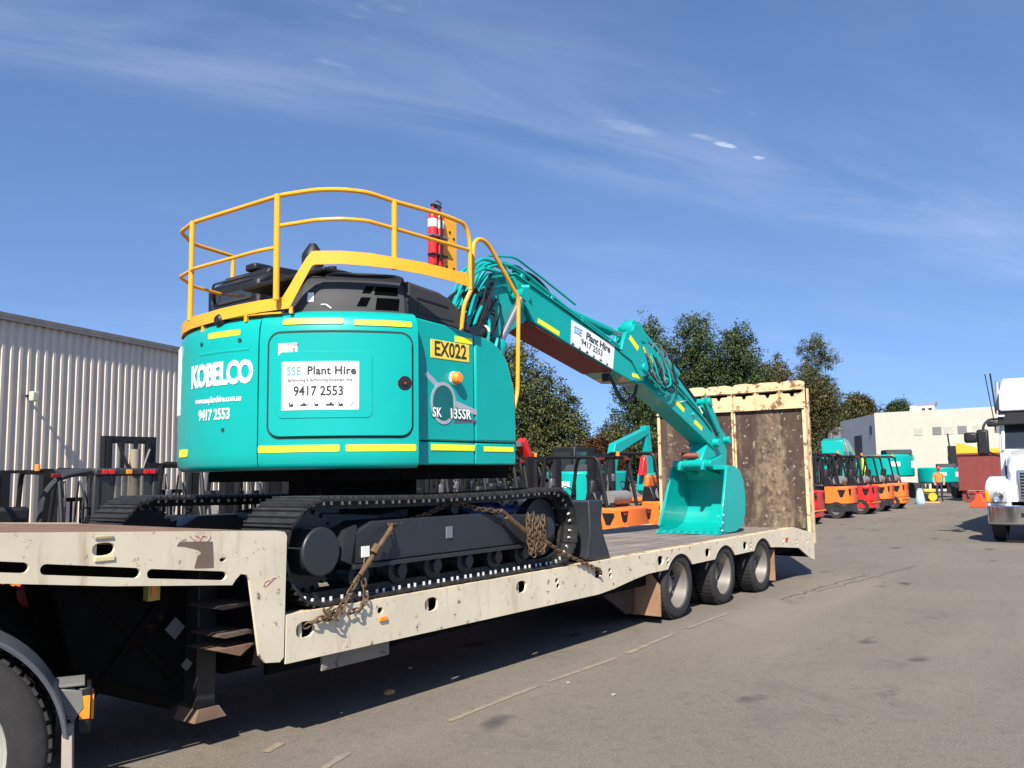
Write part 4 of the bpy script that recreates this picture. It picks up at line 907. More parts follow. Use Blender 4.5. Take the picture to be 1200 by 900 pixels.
for i in range(4):
    MB().tube(bez((4.9+.12*i, -.1+.05*i, 2.62-.05*i), (5.45+.1*i, -.1+.05*i, 2.42-.06*i), -.10, 8), .014, 6).build('arm_hose', (steelg, teal)[i % 2], EX)
for i in range(5): MB().box((5.0+.25*i, -.157, 2.36-.115*i), (.05, .018, .07), Matrix.Rotation(R(23), 3, 'Y')).build('hose_clamp', teal, arm, .004)
MB().tube(fillet([(5.1, -.165, 2.30), (5.8, -.165, 2.0), (6.5, -.165, 1.66), (6.75, -.165, 1.5)], .1), .014, 7).build('arm_pipe', teal, arm)
MB().tube(fillet([(5.1, -.165, 2.38), (5.8, -.165, 2.07), (6.4, -.165, 1.75)], .1), .012, 7).build('arm_pipe', teal, arm)
for i in range(5):
    x0, z0 = 4.60+.13*i, 2.62-.05*i; dxx = .30+.04*i
    pts = [(x0, -.19, z0), (x0+.02, -.235, z0-.14), (x0+.10, -.25, z0-.36), (x0+.24, -.245, z0-.47), (x0+dxx+.06, -.225, z0-.40), (x0+dxx+.05, -.20, z0-.22), (x0+dxx, -.18, z0-.12)]
    MB().tube(fillet(pts, .12, 4), .0125, 7).build('arm_hose', (steelg, hose, steelg, teal, hose)[i], EX)
for i in range(3):
    x0, z0 = 5.15+.14*i, 2.52-.07*i
    MB().tube(fillet([(x0, -.10, z0), (x0+.05, -.14, z0+.12), (x0+.16, -.17, z0+.08), (x0+.22, -.18, z0-.14), (x0+.34, -.17, z0-.28)], .08, 4), .012, 7).build('arm_hose', (steelg, steelg, hose)[i], EX)
for i, (x, z) in enumerate(((4.66, 2.42), (4.9, 2.24), (5.22, 2.12), (5.52, 2.02), (5.9, 1.86), (6.2, 1.70))):
    MB().cyl((x, -.15, z), (x, -.185, z), .022, 8).build('hose_fitting', (steelg, teal)[i % 2], arm)
# black hoses hanging under the boom tip
for i in range(4):
    y = -.12+i*.07; MB().tube(bez((4.08+.13*i, y, 2.10), (4.72+.13*i, y, 2.02), .30-.02*i, 12), .0125, 7).build('boom_hose', hose, EX)
MB().box((4.02, -.1, 2.07), (.04, .10, .10)).build('hose_bracket', blk, bm_)
# linkage
for s_ in (-1, 1):
    MB().prism([(6.55, 1.98), (6.65, 1.95), (6.98, 1.52), (6.96, 1.44), (6.88, 1.46), (6.56, 1.86)], 1, s_*.17, s_*.21).build('tipping_link', teal, EX, .012)
    MB().prism([(6.58, 1.93), (6.68, 1.88), (7.32, 1.42), (7.33, 1.30), (7.22, 1.30), (6.58, 1.82)], 1, s_*.075, s_*.13).build('bucket_link', teal, EX, .012)
MB().cyl((6.62, -.24, 1.90), (6.62, .24, 1.90), .055, 16).build('link_pin', teal, EX, .008)
MB().cyl((6.86, -.24, 1.30), (6.86, .24, 1.30), .065, 16).build('link_pin', teal, EX, .008)
MB().cyl((7.26, -.22, 1.35), (7.26, .22, 1.35), .055, 16).build('link_pin', teal, EX, .008)
# quick hitch and bucket
MB().prism([(6.45, .90), (6.5, 1.08), (6.75, 1.38), (6.95, 1.42), (7.2, 1.42), (7.36, 1.30), (7.30, .98), (7.1, .88)], 1, -.13, .13).build('quick_hitch', teal, EX, .02)
MB().cyl((6.45, -.31, .985), (6.45, .31, .985), .06, 18).build('hitch_pin', teal, EX, .008)
MB().cyl((6.52, -.06, 1.11), (6.40, .16, 1.11), .045, 12).build('hitch_lock', redprim, EX)
BW = .49
def shell(poly_o, poly_i, y0, y1):
    mb = MB(); n_ = len(poly_o); pts = poly_o+poly_i[::-1]; return MB().prism(pts, 1, y0, y1)
so = [(6.52, .95), (6.72, .955), (6.90, .90), (7.0, .76), (7.02, .50), (6.97, .26), (6.85, .09), (6.62, .012), (6.18, .004)]
si = [(6.53, .925), (6.71, .93), (6.88, .88), (6.97, .75), (6.99, .50), (6.94, .27), (6.83, .115), (6.61, .037), (6.18, .014)]
bk = shell(so, si, -BW+.02, BW-.02).build('bucket', teal, EX, .0, 30)
sidep = [(6.48, .95), (6.72, .95), (6.895, .895), (6.995, .755), (7.015, .50), (6.965, .265), (6.845, .095), (6.61, .02), (6.14, .012), (6.12, .10), (6.26, .40), (6.38, .68)]
for s_ in (-1, 1): MB().prism(sidep, 1, s_*BW, s_*(BW-.022)).build('bucket_side', teal, bk, .004)
for s_ in (-1, 1): MB().prism([(6.10, .10), (6.24, .40), (6.36, .68), (6.46, .94), (6.54, .94), (6.44, .68), (6.32, .40), (6.20, .10)], 1, s_*(BW+.012), s_*(BW-.03)).build('side_cutter', teal, bk, .004)
MB().prism([(6.02, .004), (6.02, .012), (6.2, .032), (6.3, .030), (6.3, .004)], 1, -BW, BW).build('cutting_edge', teal_old, bk)
for i in range(9):
    y = -BW+.03+i*(2*BW-.06)/8; MB().prism([(6.0, .004), (6.0, .014), (6.05, .04), (6.13, .04), (6.13, .004)], 1, y-.02, y+.02).build('edge_bolt', teal_old, bk)
for i in range(7): MB().box((6.125+.014*i, -BW-.016, .06+i*.035), (.02, .012, .018)).build('cutter_scuff', wink if i % 3 == 0 else teal_old, bk)
MB().prism([(6.49, .90), (6.49, .965), (6.60, .965), (6.60, .90)], 1, -BW+.022, BW-.022).build('bucket_lip', teal, bk, .006)
for s_ in (-1, 1): MB().prism([(6.35, .90), (6.38, 1.02), (6.46, 1.06), (6.56, 1.02), (6.85, 1.08), (7.0, 1.12), (7.12, 1.05), (7.10, .80), (6.9, .83)], 1, s_*.16, s_*.21).build('bucket_ear', teal, bk, .01)
MB().box((6.9, -.1, .2), (.002, .09, .03)).build('bucket_label', signw, bk)
seen = set()
for o in [bk]+list(bk.children):
    if o.data.name in seen or o.name.startswith('bucket_ear'): continue
    seen.add(o.data.name)
    for v in o.data.vertices: v.co.y = v.co.y*(1-.10*max(0, v.co.z))-.075

# extinguisher, hung on the yellow plate
FE = thing('fire_extinguisher', 'red fire extinguisher with white label band clipped to the yellow plate on the walkway', 'fire extinguisher', (0, 0, 0))
FM = Matrix.Translation((-3.66, 1.29, .806)) @ Matrix.Rotation(R(-3), 4, 'Z')
e0 = Vector((.115, -.93, 2.66))
for k, dx in enumerate((-.043, .043)):
    c = e0+Vector((dx, 0, 0)); mb = MB(); mb.lathe([(0, 0), (.038, 0), (.041, .012), (.041, .42), (.033, .465), (.015, .485), (.015, .51)], c, (0, 0, 1), 18); mb.xf(FM).build('cylinder', redm, FE)
    MB().lathe([(.0418, .33), (.0418, .40)], c, (0, 0, 1), 18).xf(FM).build('label_band', wink, FE)
MB().box(e0+Vector((0, 0, .525)), (.11, .03, .03)).xf(FM).build('valve', blk, FE, .004)
MB().tube(fillet([e0+Vector((-.05, 0, .53)), e0+Vector((0, 0, .585)), e0+Vector((.07, 0, .56))], .04), .009, 6).xf(FM).build('handle', steelg, FE)
MB().tube([e0+Vector((0, -.03, .52)), e0+Vector((0, -.06, .40)), e0+Vector((.0, -.055, .05))], .010, 6).xf(FM).build('hose', hose, FE)
MB().box(e0+Vector((0, -.02, .085)), (.19, .06, .018)).xf(FM).build('strap', blk, FE); MB().box(e0+Vector((0, -.02, .25)), (.20, .07, .015)).xf(FM).build('clamp', steelg, FE)

# tie-down chains
def chain(name, label, path, lk=.062, r_=.0066, wdt=.0175, extra=None, jit=0):
    P = [Vector(p) for p in path]; ls = [0]
    for i in range(1, len(P)): ls.append(ls[-1]+(P[i]-P[i-1]).length)
    n_ = max(2, int(ls[-1]/(lk*.72))); mb = MB(); rr = random.Random(len(label))
    def at(s):
        i = max(0, min(len(P)-2, next((j for j in range(len(ls)-1) if ls[j+1] >= s), len(P)-2))); t = (s-ls[i])/max(1e-6, ls[i+1]-ls[i]); return P[i].lerp(P[i+1], t), (P[i+1]-P[i]).normalized()
    for k in range(n_):
        c, d = at((k+.5)*ls[-1]/n_); a = d.orthogonal().normalized()
        a = Matrix.Rotation((k % 2)*math.pi/2+.4+rr.uniform(-jit, jit), 3, d) @ a; L2 = lk/2-wdt
        pts = [c+d*(L2+wdt*math.sin(t))*1+a*wdt*math.cos(t) if False else None for t in (0,)]
        pts = []
        for j in range(5): t = -math.pi/2+math.pi*j/4; pts.append(c+d*(L2+wdt*math.cos(t))+a*wdt*math.sin(t))
        for j in range(5): t = math.pi/2+math.pi*j/4; pts.append(c+d*(-L2+wdt*math.cos(t))+a*wdt*math.sin(t))
        mb.tube(pts, r_, 5, closed=True)
    return mb
ch = thing('tie_down_chain', 'rusty tie-down chain slanting down to the front end of the low bed', 'chain', (-4.9, .0, .8))
cL = Matrix.Translation((4.9, 0, -.8))
chain('c', 'a', bez((-3.65, .20, 1.45), (-4.42, .10, 1.33), .03, 6)+[(-4.50, .02, 1.27)]).xf(cL).build('chain', chain_m, ch)
MB().cyl((-4.48, .03, 1.30), (-4.83, -.01, 1.0), .018, 10).cyl((-4.55, .055, 1.20), (-4.88, .0, .95), .013, 8).xf(cL).build('binder_lever', chain_m, ch)
MB().cyl((-4.70, -.01, 1.14), (-4.66, -.01, 1.19), .03, 8).xf(cL).build('binder_joint', chain_m, ch)
chain('c', 'abc', [(-4.74, .03, 1.10), (-4.79, -.005, .95), (-4.78, -.02, .83), (-4.84, -.03, .78), (-4.95, -.035, .77)]).xf(cL).build('chain', chain_m, ch)
chain('c', 'abcde', [(-4.84, .0, .98), (-4.95, -.01, .86), (-5.02, -.02, .805), (-5.08, -.03, .78), (-5.17, -.032, .765), (-5.25, -.02, .75), (-5.29, .02, .715)], jit=.5).xf(cL).build('chain', chain_m, ch)
chain('c', 'abcdefg', [(-5.0, -.03, .81), (-5.08, -.045, .74), (-5.14, -.035, .75), (-5.16, -.03, .80), (-5.10, -.025, .82)], jit=.8).xf(cL).build('chain', chain_m, ch)
ch = thing('tie_down_chain', 'rusty tie-down chain with a bunch of loose links hanging on the near track', 'chain', (-2.8, .0, .8))
cL = Matrix.Translation((2.8, 0, -.8))
chain('c', 'ab', [(-3.62, .16, 1.46), (-3.4, .1, 1.40), (-3.12, .04, 1.36)]).xf(cL).build('chain', chain_m, ch)
MB().cyl((-3.16, .02, 1.375), (-2.74, -.0, 1.13), .017, 10).cyl((-3.10, .01, 1.32), (-2.8, -.01, 1.15), .024, 8).xf(cL).build('binder_lever', chain_m, ch)
hr2 = random.Random(4)
for k in range(6):
    x = -2.80+.045*k; zt, zb = 1.34-.01*k+hr2.uniform(-.02, .02), 1.00+hr2.uniform(-.03, .05)
    chain('c', 'k'*(k+1), [(x, .0-.012*(k % 2), zt), (x-.02+hr2.uniform(-.02, .02), -.02, (zt+zb)/2), (x+.02, -.015, zb), (x+.05, -.005, zb+.06), (x+.03, .01, zt-.05)], jit=.9).xf(cL).build('loose_chain', chain_m, ch)
chain('c', 'zz', [(-2.62, .0, 1.12), (-2.3, -.01, .96), (-1.66, -.03, .74)]).xf(cL).build('chain', chain_m, ch)
MB().tube([(-1.68, -.03, .76), (-1.63, -.045, .72), (-1.60, -.03, .69), (-1.63, .0, .70)], .013, 6).xf(cL).build('chain_hook', chain_m, ch)
# blue sheet lying on the track frame
mb = MB(); nx, ny = 14, 6
for i in range(nx+1):
    for j in range(ny+1):
        x = -3.50+1.3*i/nx; y = .28+.30*j/ny; mb.v.append((x, y, 1.425-.06*(i/nx)+.025*math.sin(i*1.3+j)+.02*math.cos(j*2.1+i*.6)-.05*(j == 0)))
mb.f = [(i*(ny+1)+j, (i+1)*(ny+1)+j, (i+1)*(ny+1)+j+1, i*(ny+1)+j+1) for i in range(nx) for j in range(ny)]; mb.m = [0]*len(mb.f)
bt = mb.build('tarpaulin', blued, smooth=60); so_ = bt.modifiers.new('thick', 'SOLIDIFY'); so_.thickness = .012; tag(bt, 'crumpled blue sheet lying on top of the near track frame of the excavator', 'tarpaulin')

# ------------------------------------------------------------------ prime mover (rear axle in view at the lower left)
PM = thing('prime_mover', 'prime mover with grey mudguard over its dusty wheel at the lower left', 'truck', (-7.59, -.265, 0), R(-28))
pmr = [(.325, .1), (.338, .128), (.345, .118), (.325, .105), (.31, .02), (.29, -.07), (.24, -.10), (.16, -.095), (.14, -.03), (.12, .06), (.09, .09), (0, .09)]
TY2 = [(.33, -.11), (.345, -.135), (.41, -.142), (.475, -.125), (.497, -.10), (.503, -.05), (.503, .05), (.497, .10), (.475, .125), (.41, .142), (.345, .135), (.33, .11)]
p2 = None
for lx in (0, -1.36):
    for y, fl in ((.14, 0), (.47, 0), (2.03, 1), (2.36, 1)):
        if p2 is None:
            m2 = MB(); m2.lathe(TY2, (0, 0, 0), (0, -1, 0), 56)
            for k in range(52):
                a = 2*math.pi*k/52
                for yy in (-.075, .0, .075): m2.box((math.cos(a+yy)*.501, yy, math.sin(a+yy)*.501), (.014, .062, .036), Matrix.Rotation(-a-yy, 3, 'Y'))
            p2 = m2.build('wheel', rub, PM); rim_mesh(pmr, 1, 10, .19).build('rim', mat('grey_painted_rim', (.36, .345, .31), .5, var=.1, rust=((.25, .2, .16), .04, 6)), p2); wl = p2
        else: wl = dup(p2, PM)
        wl.location = (lx, y, .503); wl.rotation_euler = (0, random.random()*6 if not fl else 0, math.pi if fl else 0)
    MB().cyl((lx, .3, .503), (lx, 2.2, .503), .09, 14).build('axle', under, PM)
for y in (.82, 1.60): MB().span((-5.6, y, .80), (.02, y+.08, 1.06)).build('chassis_rail', under, PM)
MB().prism([(-.9, 1.06), (.0, 1.06), (.0, 1.10), (-.1, 1.17), (-.9, 1.17)], 1, .75, 1.75).build('fifth_wheel', under, PM)
guardm = mat('grey_mudguard', (.085, .09, .10), .42, .2, var=.15)
for y0 in (-.02,):
    mb = MB(); n_ = 22
    for i in range(n_+1):
        a = R(118-112*i/n_); 
        for rr, yy in ((.565, y0), (.565, y0+.30), (.552, y0+.30), (.552, y0)): mb.v.append((rr*math.cos(a), yy, .503+rr*math.sin(a)))
    mb.f = [(4*i+j, 4*i+4+j, 4*i+4+(j+1) % 4, 4*i+(j+1) % 4) for i in range(n_) for j in range(4)]+[(0, 1, 2, 3), (4*n_, 4*n_+3, 4*n_+2, 4*n_+1)]; mb.m = [0]*len(mb.f)
    mb.build('mudguard', guardm, PM, smooth=50)
    MB().tube([(.565*math.cos(R(a)), y0, .503+.565*math.sin(R(a))) for a in range(118, 5, -7)], .009, 6).build('mudguard_bead', guardm, PM)
MB().prism([(.555, .08), (.60, .08), (.585, .56), (.545, .56)], 1, -.015, .60).build('mudflap', mat('dusty_mudflap', (.36, .30, .25), .8, var=.15), PM)
MB().prism([(.52, .72), (.62, .70), (.63, .62), (.58, .56), (.54, .62)], 1, .22, .235).build('lamp_bracket', mat('grimy_white', (.15, .145, .135), .6, var=.2), PM, .004)
MB().span((.50, .22, .722), (.63, .42, .735)).build('bracket_top', MATS['grimy_white'], PM, .003)
mbx = MB().span((.60, .23, .50), (.66, .40, .715)).build('tail_lamp', blk, PM, .012)
MB().span((.61, .2225, .57), (.655, .2305, .675)).build('lens_edge', lampo, mbx, .002); MB().span((.655, .245, .56), (.672, .385, .675)).build('lamp_lens', lampo, mbx, .006)
MB().span((-.02, .78, .93), (.16, .98, 1.12)).build('red_air_tank', redm, PM, .03)
MB().cyl((.33, 1.66, 1.0), (.33, 1.92, 1.0), .085, 16).build('red_air_can', redm, PM, .01)
MB().span((.30, 1.75, .80), (.36, 1.80, .93)).build('can_bracket', under, PM)

# ------------------------------------------------------------------ corrugated shed on the left
sa, sb = Vector((-1.26, 14.0)), Vector((3.95, 15.70)); sd = (sb-sa).normalized(); sn = Vector((sd.y, -sd.x))
SH = thing('corrugated_shed', 'long pale corrugated steel shed behind the machines on the left', 'shed', (sa.x, sa.y, 0))
mb = MB(); x = -6.0; pr = []
pitch = .212
while x < 10.5:
    for dx, dp in ((0, 0), (.085, 0), (.115, .045), (.18, .045)): pr.append((x+dx, dp))
    x += pitch
for px_, dp in pr:
    p = sd*px_+sn*dp; mb.v += [(p.x, p.y, 0), (p.x, p.y, 4.93)]
mb.f = [(2*i, 2*i+2, 2*i+3, 2*i+1) for i in range(len(pr)-1)]; mb.m = [0]*len(mb.f)
mb.build('wall', shedm, SH, smooth=0)
def shbox(name, x0, x1, o0, o1, z0, z1, m, par=SH, bev=0.):
    mb = MB(); vs = []
    for z in (z0, z1):
        for x, o in ((x0, o0), (x1, o0), (x1, o1), (x0, o1)): p = sd*x+sn*o; vs.append((p.x, p.y, z))
    mb.add(vs, [(0, 3, 2, 1), (4, 5, 6, 7), (0, 1, 5, 4), (1, 2, 6, 5), (2, 3, 7, 6), (3, 0, 4, 7)]); return mb.build(name, m, par, bev)
gut = mat('grey_gutter', (.22, .19, .17), .5, var=.15)
shbox('gutter', -6, 10.5, .01, .12, 4.93, 4.99, gut); shbox('roof', -6, 10.5, -8, .1, 5.0, 5.08, gut); shbox('end_wall', 10.44, 10.5, -8, -.0, 0, 4.95, shedm)
lx = .66
shbox('floodlight_arm', lx-.02, lx+.02, .04, .22, 3.42, 3.46, blk); shbox('floodlight', lx-.08, lx+.08, .20, .32, 3.32, 3.52, mat('old_lamp_housing', (.55, .50, .38), .6), SH, .02)

# ------------------------------------------------------------------ forklifts
def mk_forklift(cw, label, seatc=seatm, tyre=rub, name='forklift', stripe=None, cab=False):
    """rear (counterweight) at y = 0 facing -y, 1.2 m wide"""
    t = thing(name, label, 'forklift')
    pl_ = [(-.50, .06), (-.40, .0), (.40, .0), (.50, .06), (.58, .22), (.58, .78), (-.58, .78), (-.58, .22)]
    MB().prism(pl_, 2, .46, 1.02).build('counterweight', cw, t, .035)
    MB().prism([(a*.97, b*.97+.02) for a, b in pl_], 2, .22, .455).build('tail_skirt', dgrey if stripe is None else cw, t, .02)
    if stripe:
        MB().span((-.52, -.004, .40), (.52, .02, .45)).build('hazard_stripe', stripe, t); MB().span((-.587, .25, .40), (-.575, .70, .45)).build('hazard_stripe', stripe, t)
    for sx in (-1, 1):
        MB().prism([(sx*.50, .95), (sx*.30, .95), (sx*.36, .74), (sx*.44, .74)], 1, -.006, .03).build('lamp_recess', blk, t)
        MB().prism([(.10, .92), (.36, .92), (.28, .68), (.20, .68)], 0, sx*.575, sx*.587).build('side_slot', blk, t)
        MB().box((sx*.40, -.004, .90), (.10, .02, .04)).build('tail_lamp', lampr, t)
    MB().span((-.56, .79, .28), (.56, 1.75, .62)).build('chassis', dgrey, t, .02)
    MB().prism([(.50, .62), (1.30, .62), (1.28, .95), (1.1, 1.03), (.50, 1.03)], 1, .0, .01).v
    MB().prism([(.6, 1.021), (1.35, .85), (1.35, .62), (.79, .62), (.79, 1.0)], 0, -.45, .45).build('hood', blk, t, .03)
    MB().span((-.26, .86, .98), (.26, 1.32, 1.10)).build('seat', seatc, t, .05); MB().box((0, .84, 1.34), (.50, .13, .52), Matrix.Rotation(R(8), 3, 'X')).build('seat_back', seatc, t, .05)
    MB().prism([(1.60, .62), (1.78, .62), (1.78, 1.12), (1.68, 1.18)], 0, -.5, .5).build('dash', dgrey, t, .03)
    MB().tube([(0, 1.66, 1.14), (0, 1.50, 1.30)], .02, 6).tube([(.16*math.cos(k*.785), 1.48+.09*math.sin(k*.785), 1.32+.14*math.sin(k*.785)) for k in range(8)], .014, 5, closed=True).build('steering_wheel', blk, t)
    for sx in (-1, 1):
        MB().tube(fillet([(sx*.50, .30, 1.0), (sx*.50, .48, 2.06), (sx*.50, 1.62, 2.10), (sx*.52, 1.80, 1.0)], .12), .036, 7).build('guard_pillar', blk, t)
        MB().prism([(sx*.52, 2.02), (sx*.36, 2.02), (sx*.36, 2.18), (sx*.52, 2.18)], 2, .06, 2.12).build('mast_rail', blk, t)
        MB().cyl((sx*.26, 2.10, .3), (sx*.26, 2.10, 1.75), .035, 8).build('mast_cylinder', steelg, t)
        for y, rr in ((.42, .27), (1.72, .34)):
            m_ = MB().lathe([(rr*.55, -.09), (rr*.95, -.1), (rr, -.07), (rr, .07), (rr*.95, .1), (rr*.55, .09)], (sx*.50, y, rr), (1, 0, 0), 20).build('wheel', tyre, t)
            MB().lathe([(rr*.56, .08), (rr*.42, .02), (rr*.2, .03), (0, .035)], (sx*.50, y, rr), (sx, 0, 0), 14).build('rim', steelg, m_)
    for i in range(7): MB().span((-.47, .55+i*.165, 2.075), (.47, .585+i*.165, 2.11)).build('guard_bar', blk, t)
    for z in (.12, 1.05, 2.02): MB().span((-.36, 2.03, z), (.36, 2.12, z+.09)).build('mast_crossbar', blk, t)
    MB().span((-.50, 2.19, .25), (.50, 2.24, .33)).build('carriage', blk, t); MB().span((-.50, 2.19, .62), (.50, 2.24, .70)).build('carriage', blk, t)
    for sx in (-1, 1):
        MB().span((sx*.30-.06, 2.24, .12), (sx*.30+.06, 2.29, .7)).build('fork', blk, t); MB().span((sx*.30-.06, 2.24, .08), (sx*.30+.06, 3.3, .12)).build('fork', blk, t)
        MB().box((sx*.43, .44, 2.03), (.12, .06, .06)).build('roof_lamp', mat('dark_red_lens', (.16, .012, .012), .3), t, .01)
    MB().cyl((.2, .50, 2.10), (.2, .50, 2.19), .035, 10).build('beacon', lampo, t)
    for i in range(6): MB().span((-.44+.165*i, 2.215, .70), (-.405+.165*i, 2.245, 1.55)).build('backrest_bar', blk, t)
    MB().span((-.46, 2.21, 1.55), (.46, 2.25, 1.62)).build('backrest_rail', blk, t)
    for sx in (-1, 1):
        MB().prism([(sx*.345, 2.0), (sx*.27, 2.0), (sx*.27, 2.12), (sx*.345, 2.12)], 2, .06, 2.06).build('inner_mast', dgrey, t)
        MB().tube(fillet([(sx*.16, 2.0, .5), (sx*.16, 1.98, 1.6), (sx*.13, 2.1, 1.95), (sx*.10, 2.16, 1.2)], .1), .018, 5).build('mast_hose', hose, t)
    MB().prism([(.50, 1.0), (.86, 1.0), (.80, 1.35), (.62, 1.35)], 0, -.42, .42).build('rear_cowl', blk, t, .03)
    MB().span((.30, 1.55, 1.15), (.34, 1.60, 1.5)).build('lever', blk, t); MB().box((-.42, 1.55, 1.55), (.10, .05, .16)).build('mirror', steelg, t, .01)
    MB().cyl((-.40, .25, 1.03), (-.40, .25, 1.12), .05, 10).build('filler_cap', blk, t)
    MB().cyl((-.30, .42, 1.21), (.30, .42, 1.21), .15, 16).build('gas_bottle', mat('dull_grey_bottle', (.20, .20, .19), .5), t)
    return t
def place(t, x, y, rz=0., s=1., label=None, sz=None):
    t.location = (x, y, 0); t.rotation_euler = (0, 0, R(rz)); t.scale = (s, s, sz or s)
    if label: t['label'] = label
    if s == 1.2: t.scale = (1.25, 1.1, .97)
    t['group'] = 'forklifts parked in a row across the yard'
    return t
fo = mk_forklift(orange, 'orange forklift')
fr_ = mk_forklift(redm, 'red forklift', stripe=lampo)
ylw = mat('amber_yellow_paint', (.85, .42, .03), .4, var=.06)
fy = mk_forklift(orange, 'orange forklift', stripe=ylw)
fseat = dup(fo)
for ch_ in fseat.children:
    if ch_.name.startswith('seat'): ch_.data = ch_.data.copy(); ch_.data.materials.clear(); ch_.data.materials.append(orange)
def cpy(p): return dup(p)
place(fo, 22.75, 4.0, 0, 1.08, 'large orange forklift with dark rear wheel, right of the upright loading ramp')
place(fr_, 18.55, 3.9, 0, 1.03, 'red forklift with orange stripe showing just past the edge of the loading ramp')
place(cpy(fr_), 25.9, 4.0, 0, 1.06, 'red forklift with orange stripe between two orange forklifts, right of the ramp')
place(cpy(fo), 28.3, 4.0, 0, 1.06, 'orange forklift next past the second red one towards the white building')
place(fy, 30.9, 4.0, 0, 1.07, 'farthest orange forklift, with a yellow stripe, at the right end of the row')
place(cpy(fo), 6.72, 4.0, 0, 1.2, 'orange forklift with black side slot, between the dozer blade and the bucket')
place(fseat, 9.0, 4.0, 0, 1.02, 'orange forklift with orange seat, partly behind the teal bucket')
place(cpy(fr_), 3.3, 4.5, 0, .93, 'red forklift behind the dozer blade of the excavator')
place(cpy(fo), 1.6, 4.7, 0, .93, 'forklift mostly hidden behind the near track at the toolbox end')
place(cpy(fr_), 4.75, 5.3, 0, .95, 'red forklift standing back between its neighbours, behind the dozer blade')
place(cpy(fo), -.6, 4.9, 0, .92, 'forklift seen under the teal bodywork, behind the middle of the tracks')
place(cpy(fo), -4.15, 6.0, 0, .86, 'forklift on the far left with its dark mast against the shed')
place(cpy(fr_), -5.45, 6.0, 0, .86, 'red forklift at the left edge of the picture')
place(cpy(fy), -.3, 7.4, 0, .93, 'forklift parked in front of the shed, behind the far track')
place(cpy(fo), 5.75, 6.6, 0, .98, 'forklift standing behind the gap between the toolbox and the large orange counterweight')
place(cpy(fr_), 2.3, 7.2, 0, .98, 'forklift farthest back under the toolbox, against the olive trees')
place(cpy(fo), 8.0, 7.0, 0, 1.0, 'forklift behind the two orange counterweights, below the small excavator arm')
# second row farther back
k_ = 0
for x, y, lab in ((21.5, 8.9, 'forklift of the back row above the large orange one'), (24.4, 8.5, 'forklift of the back row with its mast by the grey doorway'), (27.8, 8.3, 'forklift of the back row in front of the teal excavator body'), (7.0, 9.0, 'forklift of the back row behind the hoses and masts left of the small excavator arm'), (4.0, 8.8, 'forklift of the back row seen between the toolbox and the dozer blade')):
    p_ = cpy((fo, fr_)[k_ % 2]); k_ += 1; place(p_, x, y, 180 if x > 10 else 0, 1.08, lab)
# cabin forklift, seen from behind over the gooseneck
CF = mk_forklift(dgrey, 'dark grey forklift with an enclosed cab, red and amber lamps on its roof edge', name='cab_forklift')
for ch_ in list(CF.children):
    if ch_.name.split('.')[0] in ('gas_bottle', 'guard_bar', 'beacon', 'roof_lamp', 'seat', 'seat_back', 'filler_cap', 'hood'): bpy.data.objects.remove(ch_)
slate = mat('slate_grey_paint', (.032, .034, .038), .5, var=.1)
MB().prism([(-.56, 1.02), (.56, 1.02), (.56, 1.22), (-.56, 1.22)], 1, .30, .36).build('rear_panel', slate, CF, .02)
for sx in (-1, 1): MB().span((sx*.50-.05, .33, 1.22), (sx*.50+.05, .41, 2.02)).build('cab_post', slate, CF, .02)
MB().span((-.55, .30, 1.98), (.55, 1.70, 2.10)).build('roof', slate, CF, .03)
gl = bpy.data.materials.new('clear_window'); gl.use_nodes = True; gb = gl.node_tree.nodes['Principled BSDF']; gb.inputs['Base Color'].default_value = (.05, .06, .065, 1); gb.inputs['Roughness'].default_value = .03; gb.inputs['Alpha'].default_value = .45
MB().span((-.45, .36, 1.22), (.45, .365, 1.98)).build('rear_window', gl, CF)
for x, m_ in ((-.40, lampr), (-.29, lampr), (.0, lampo), (.30, lampr), (.41, lampr)): MB().box((x, .285, 2.04), (.10, .03, .075)).build('roof_lamp', m_, CF, .01)
MB().tube(fillet([(-.60, .36, 2.06), (-1.05, .40, 1.98), (-1.28, .40, 1.72), (-1.36, .42, .9), (-1.38, .44, .2)], .25), .05, 8).build('curved_bar', slate, CF)
place(CF, -2.32, 7.0, 0, .88)
# dark mast unit behind it
DM = thing('mast_unit', 'dark forklift mast head standing behind the cab forklift, in front of the shed', 'forklift mast', (-.98, 9.6, 0)); DM.scale = (.95, .9, 1.0)
for sx in (-.42, .42): MB().span((sx-.07, -.08, .05), (sx+.07, .08, 2.42)).build('mast_rail', blk, DM)
for z in (.2, 1.2, 2.3): MB().span((-.42, -.05, z), (.42, .05, z+.12)).build('crossbar', blk, DM)
MB().cyl((.05, -.12, .3), (.05, -.12, 2.2), .09, 12).build('lift_cylinder', mat('tan_cylinder', (.33, .27, .19), .5), DM)
for i in range(4): MB().span((-.46+.25*i, -.14, 1.75), (-.40+.25*i, -.09, 2.36)).build('carriage_bar', blk, DM)
MB().tube(fillet([(-.3, -.2, 2.3), (-.15, -.25, 1.9), (.1, -.22, 1.7), (.3, -.2, 2.2)], .15), .03, 6).build('hose', hose, DM)
MB().span((-.55, -.3, 0), (.55, .3, .06)).build('base', blk, DM)

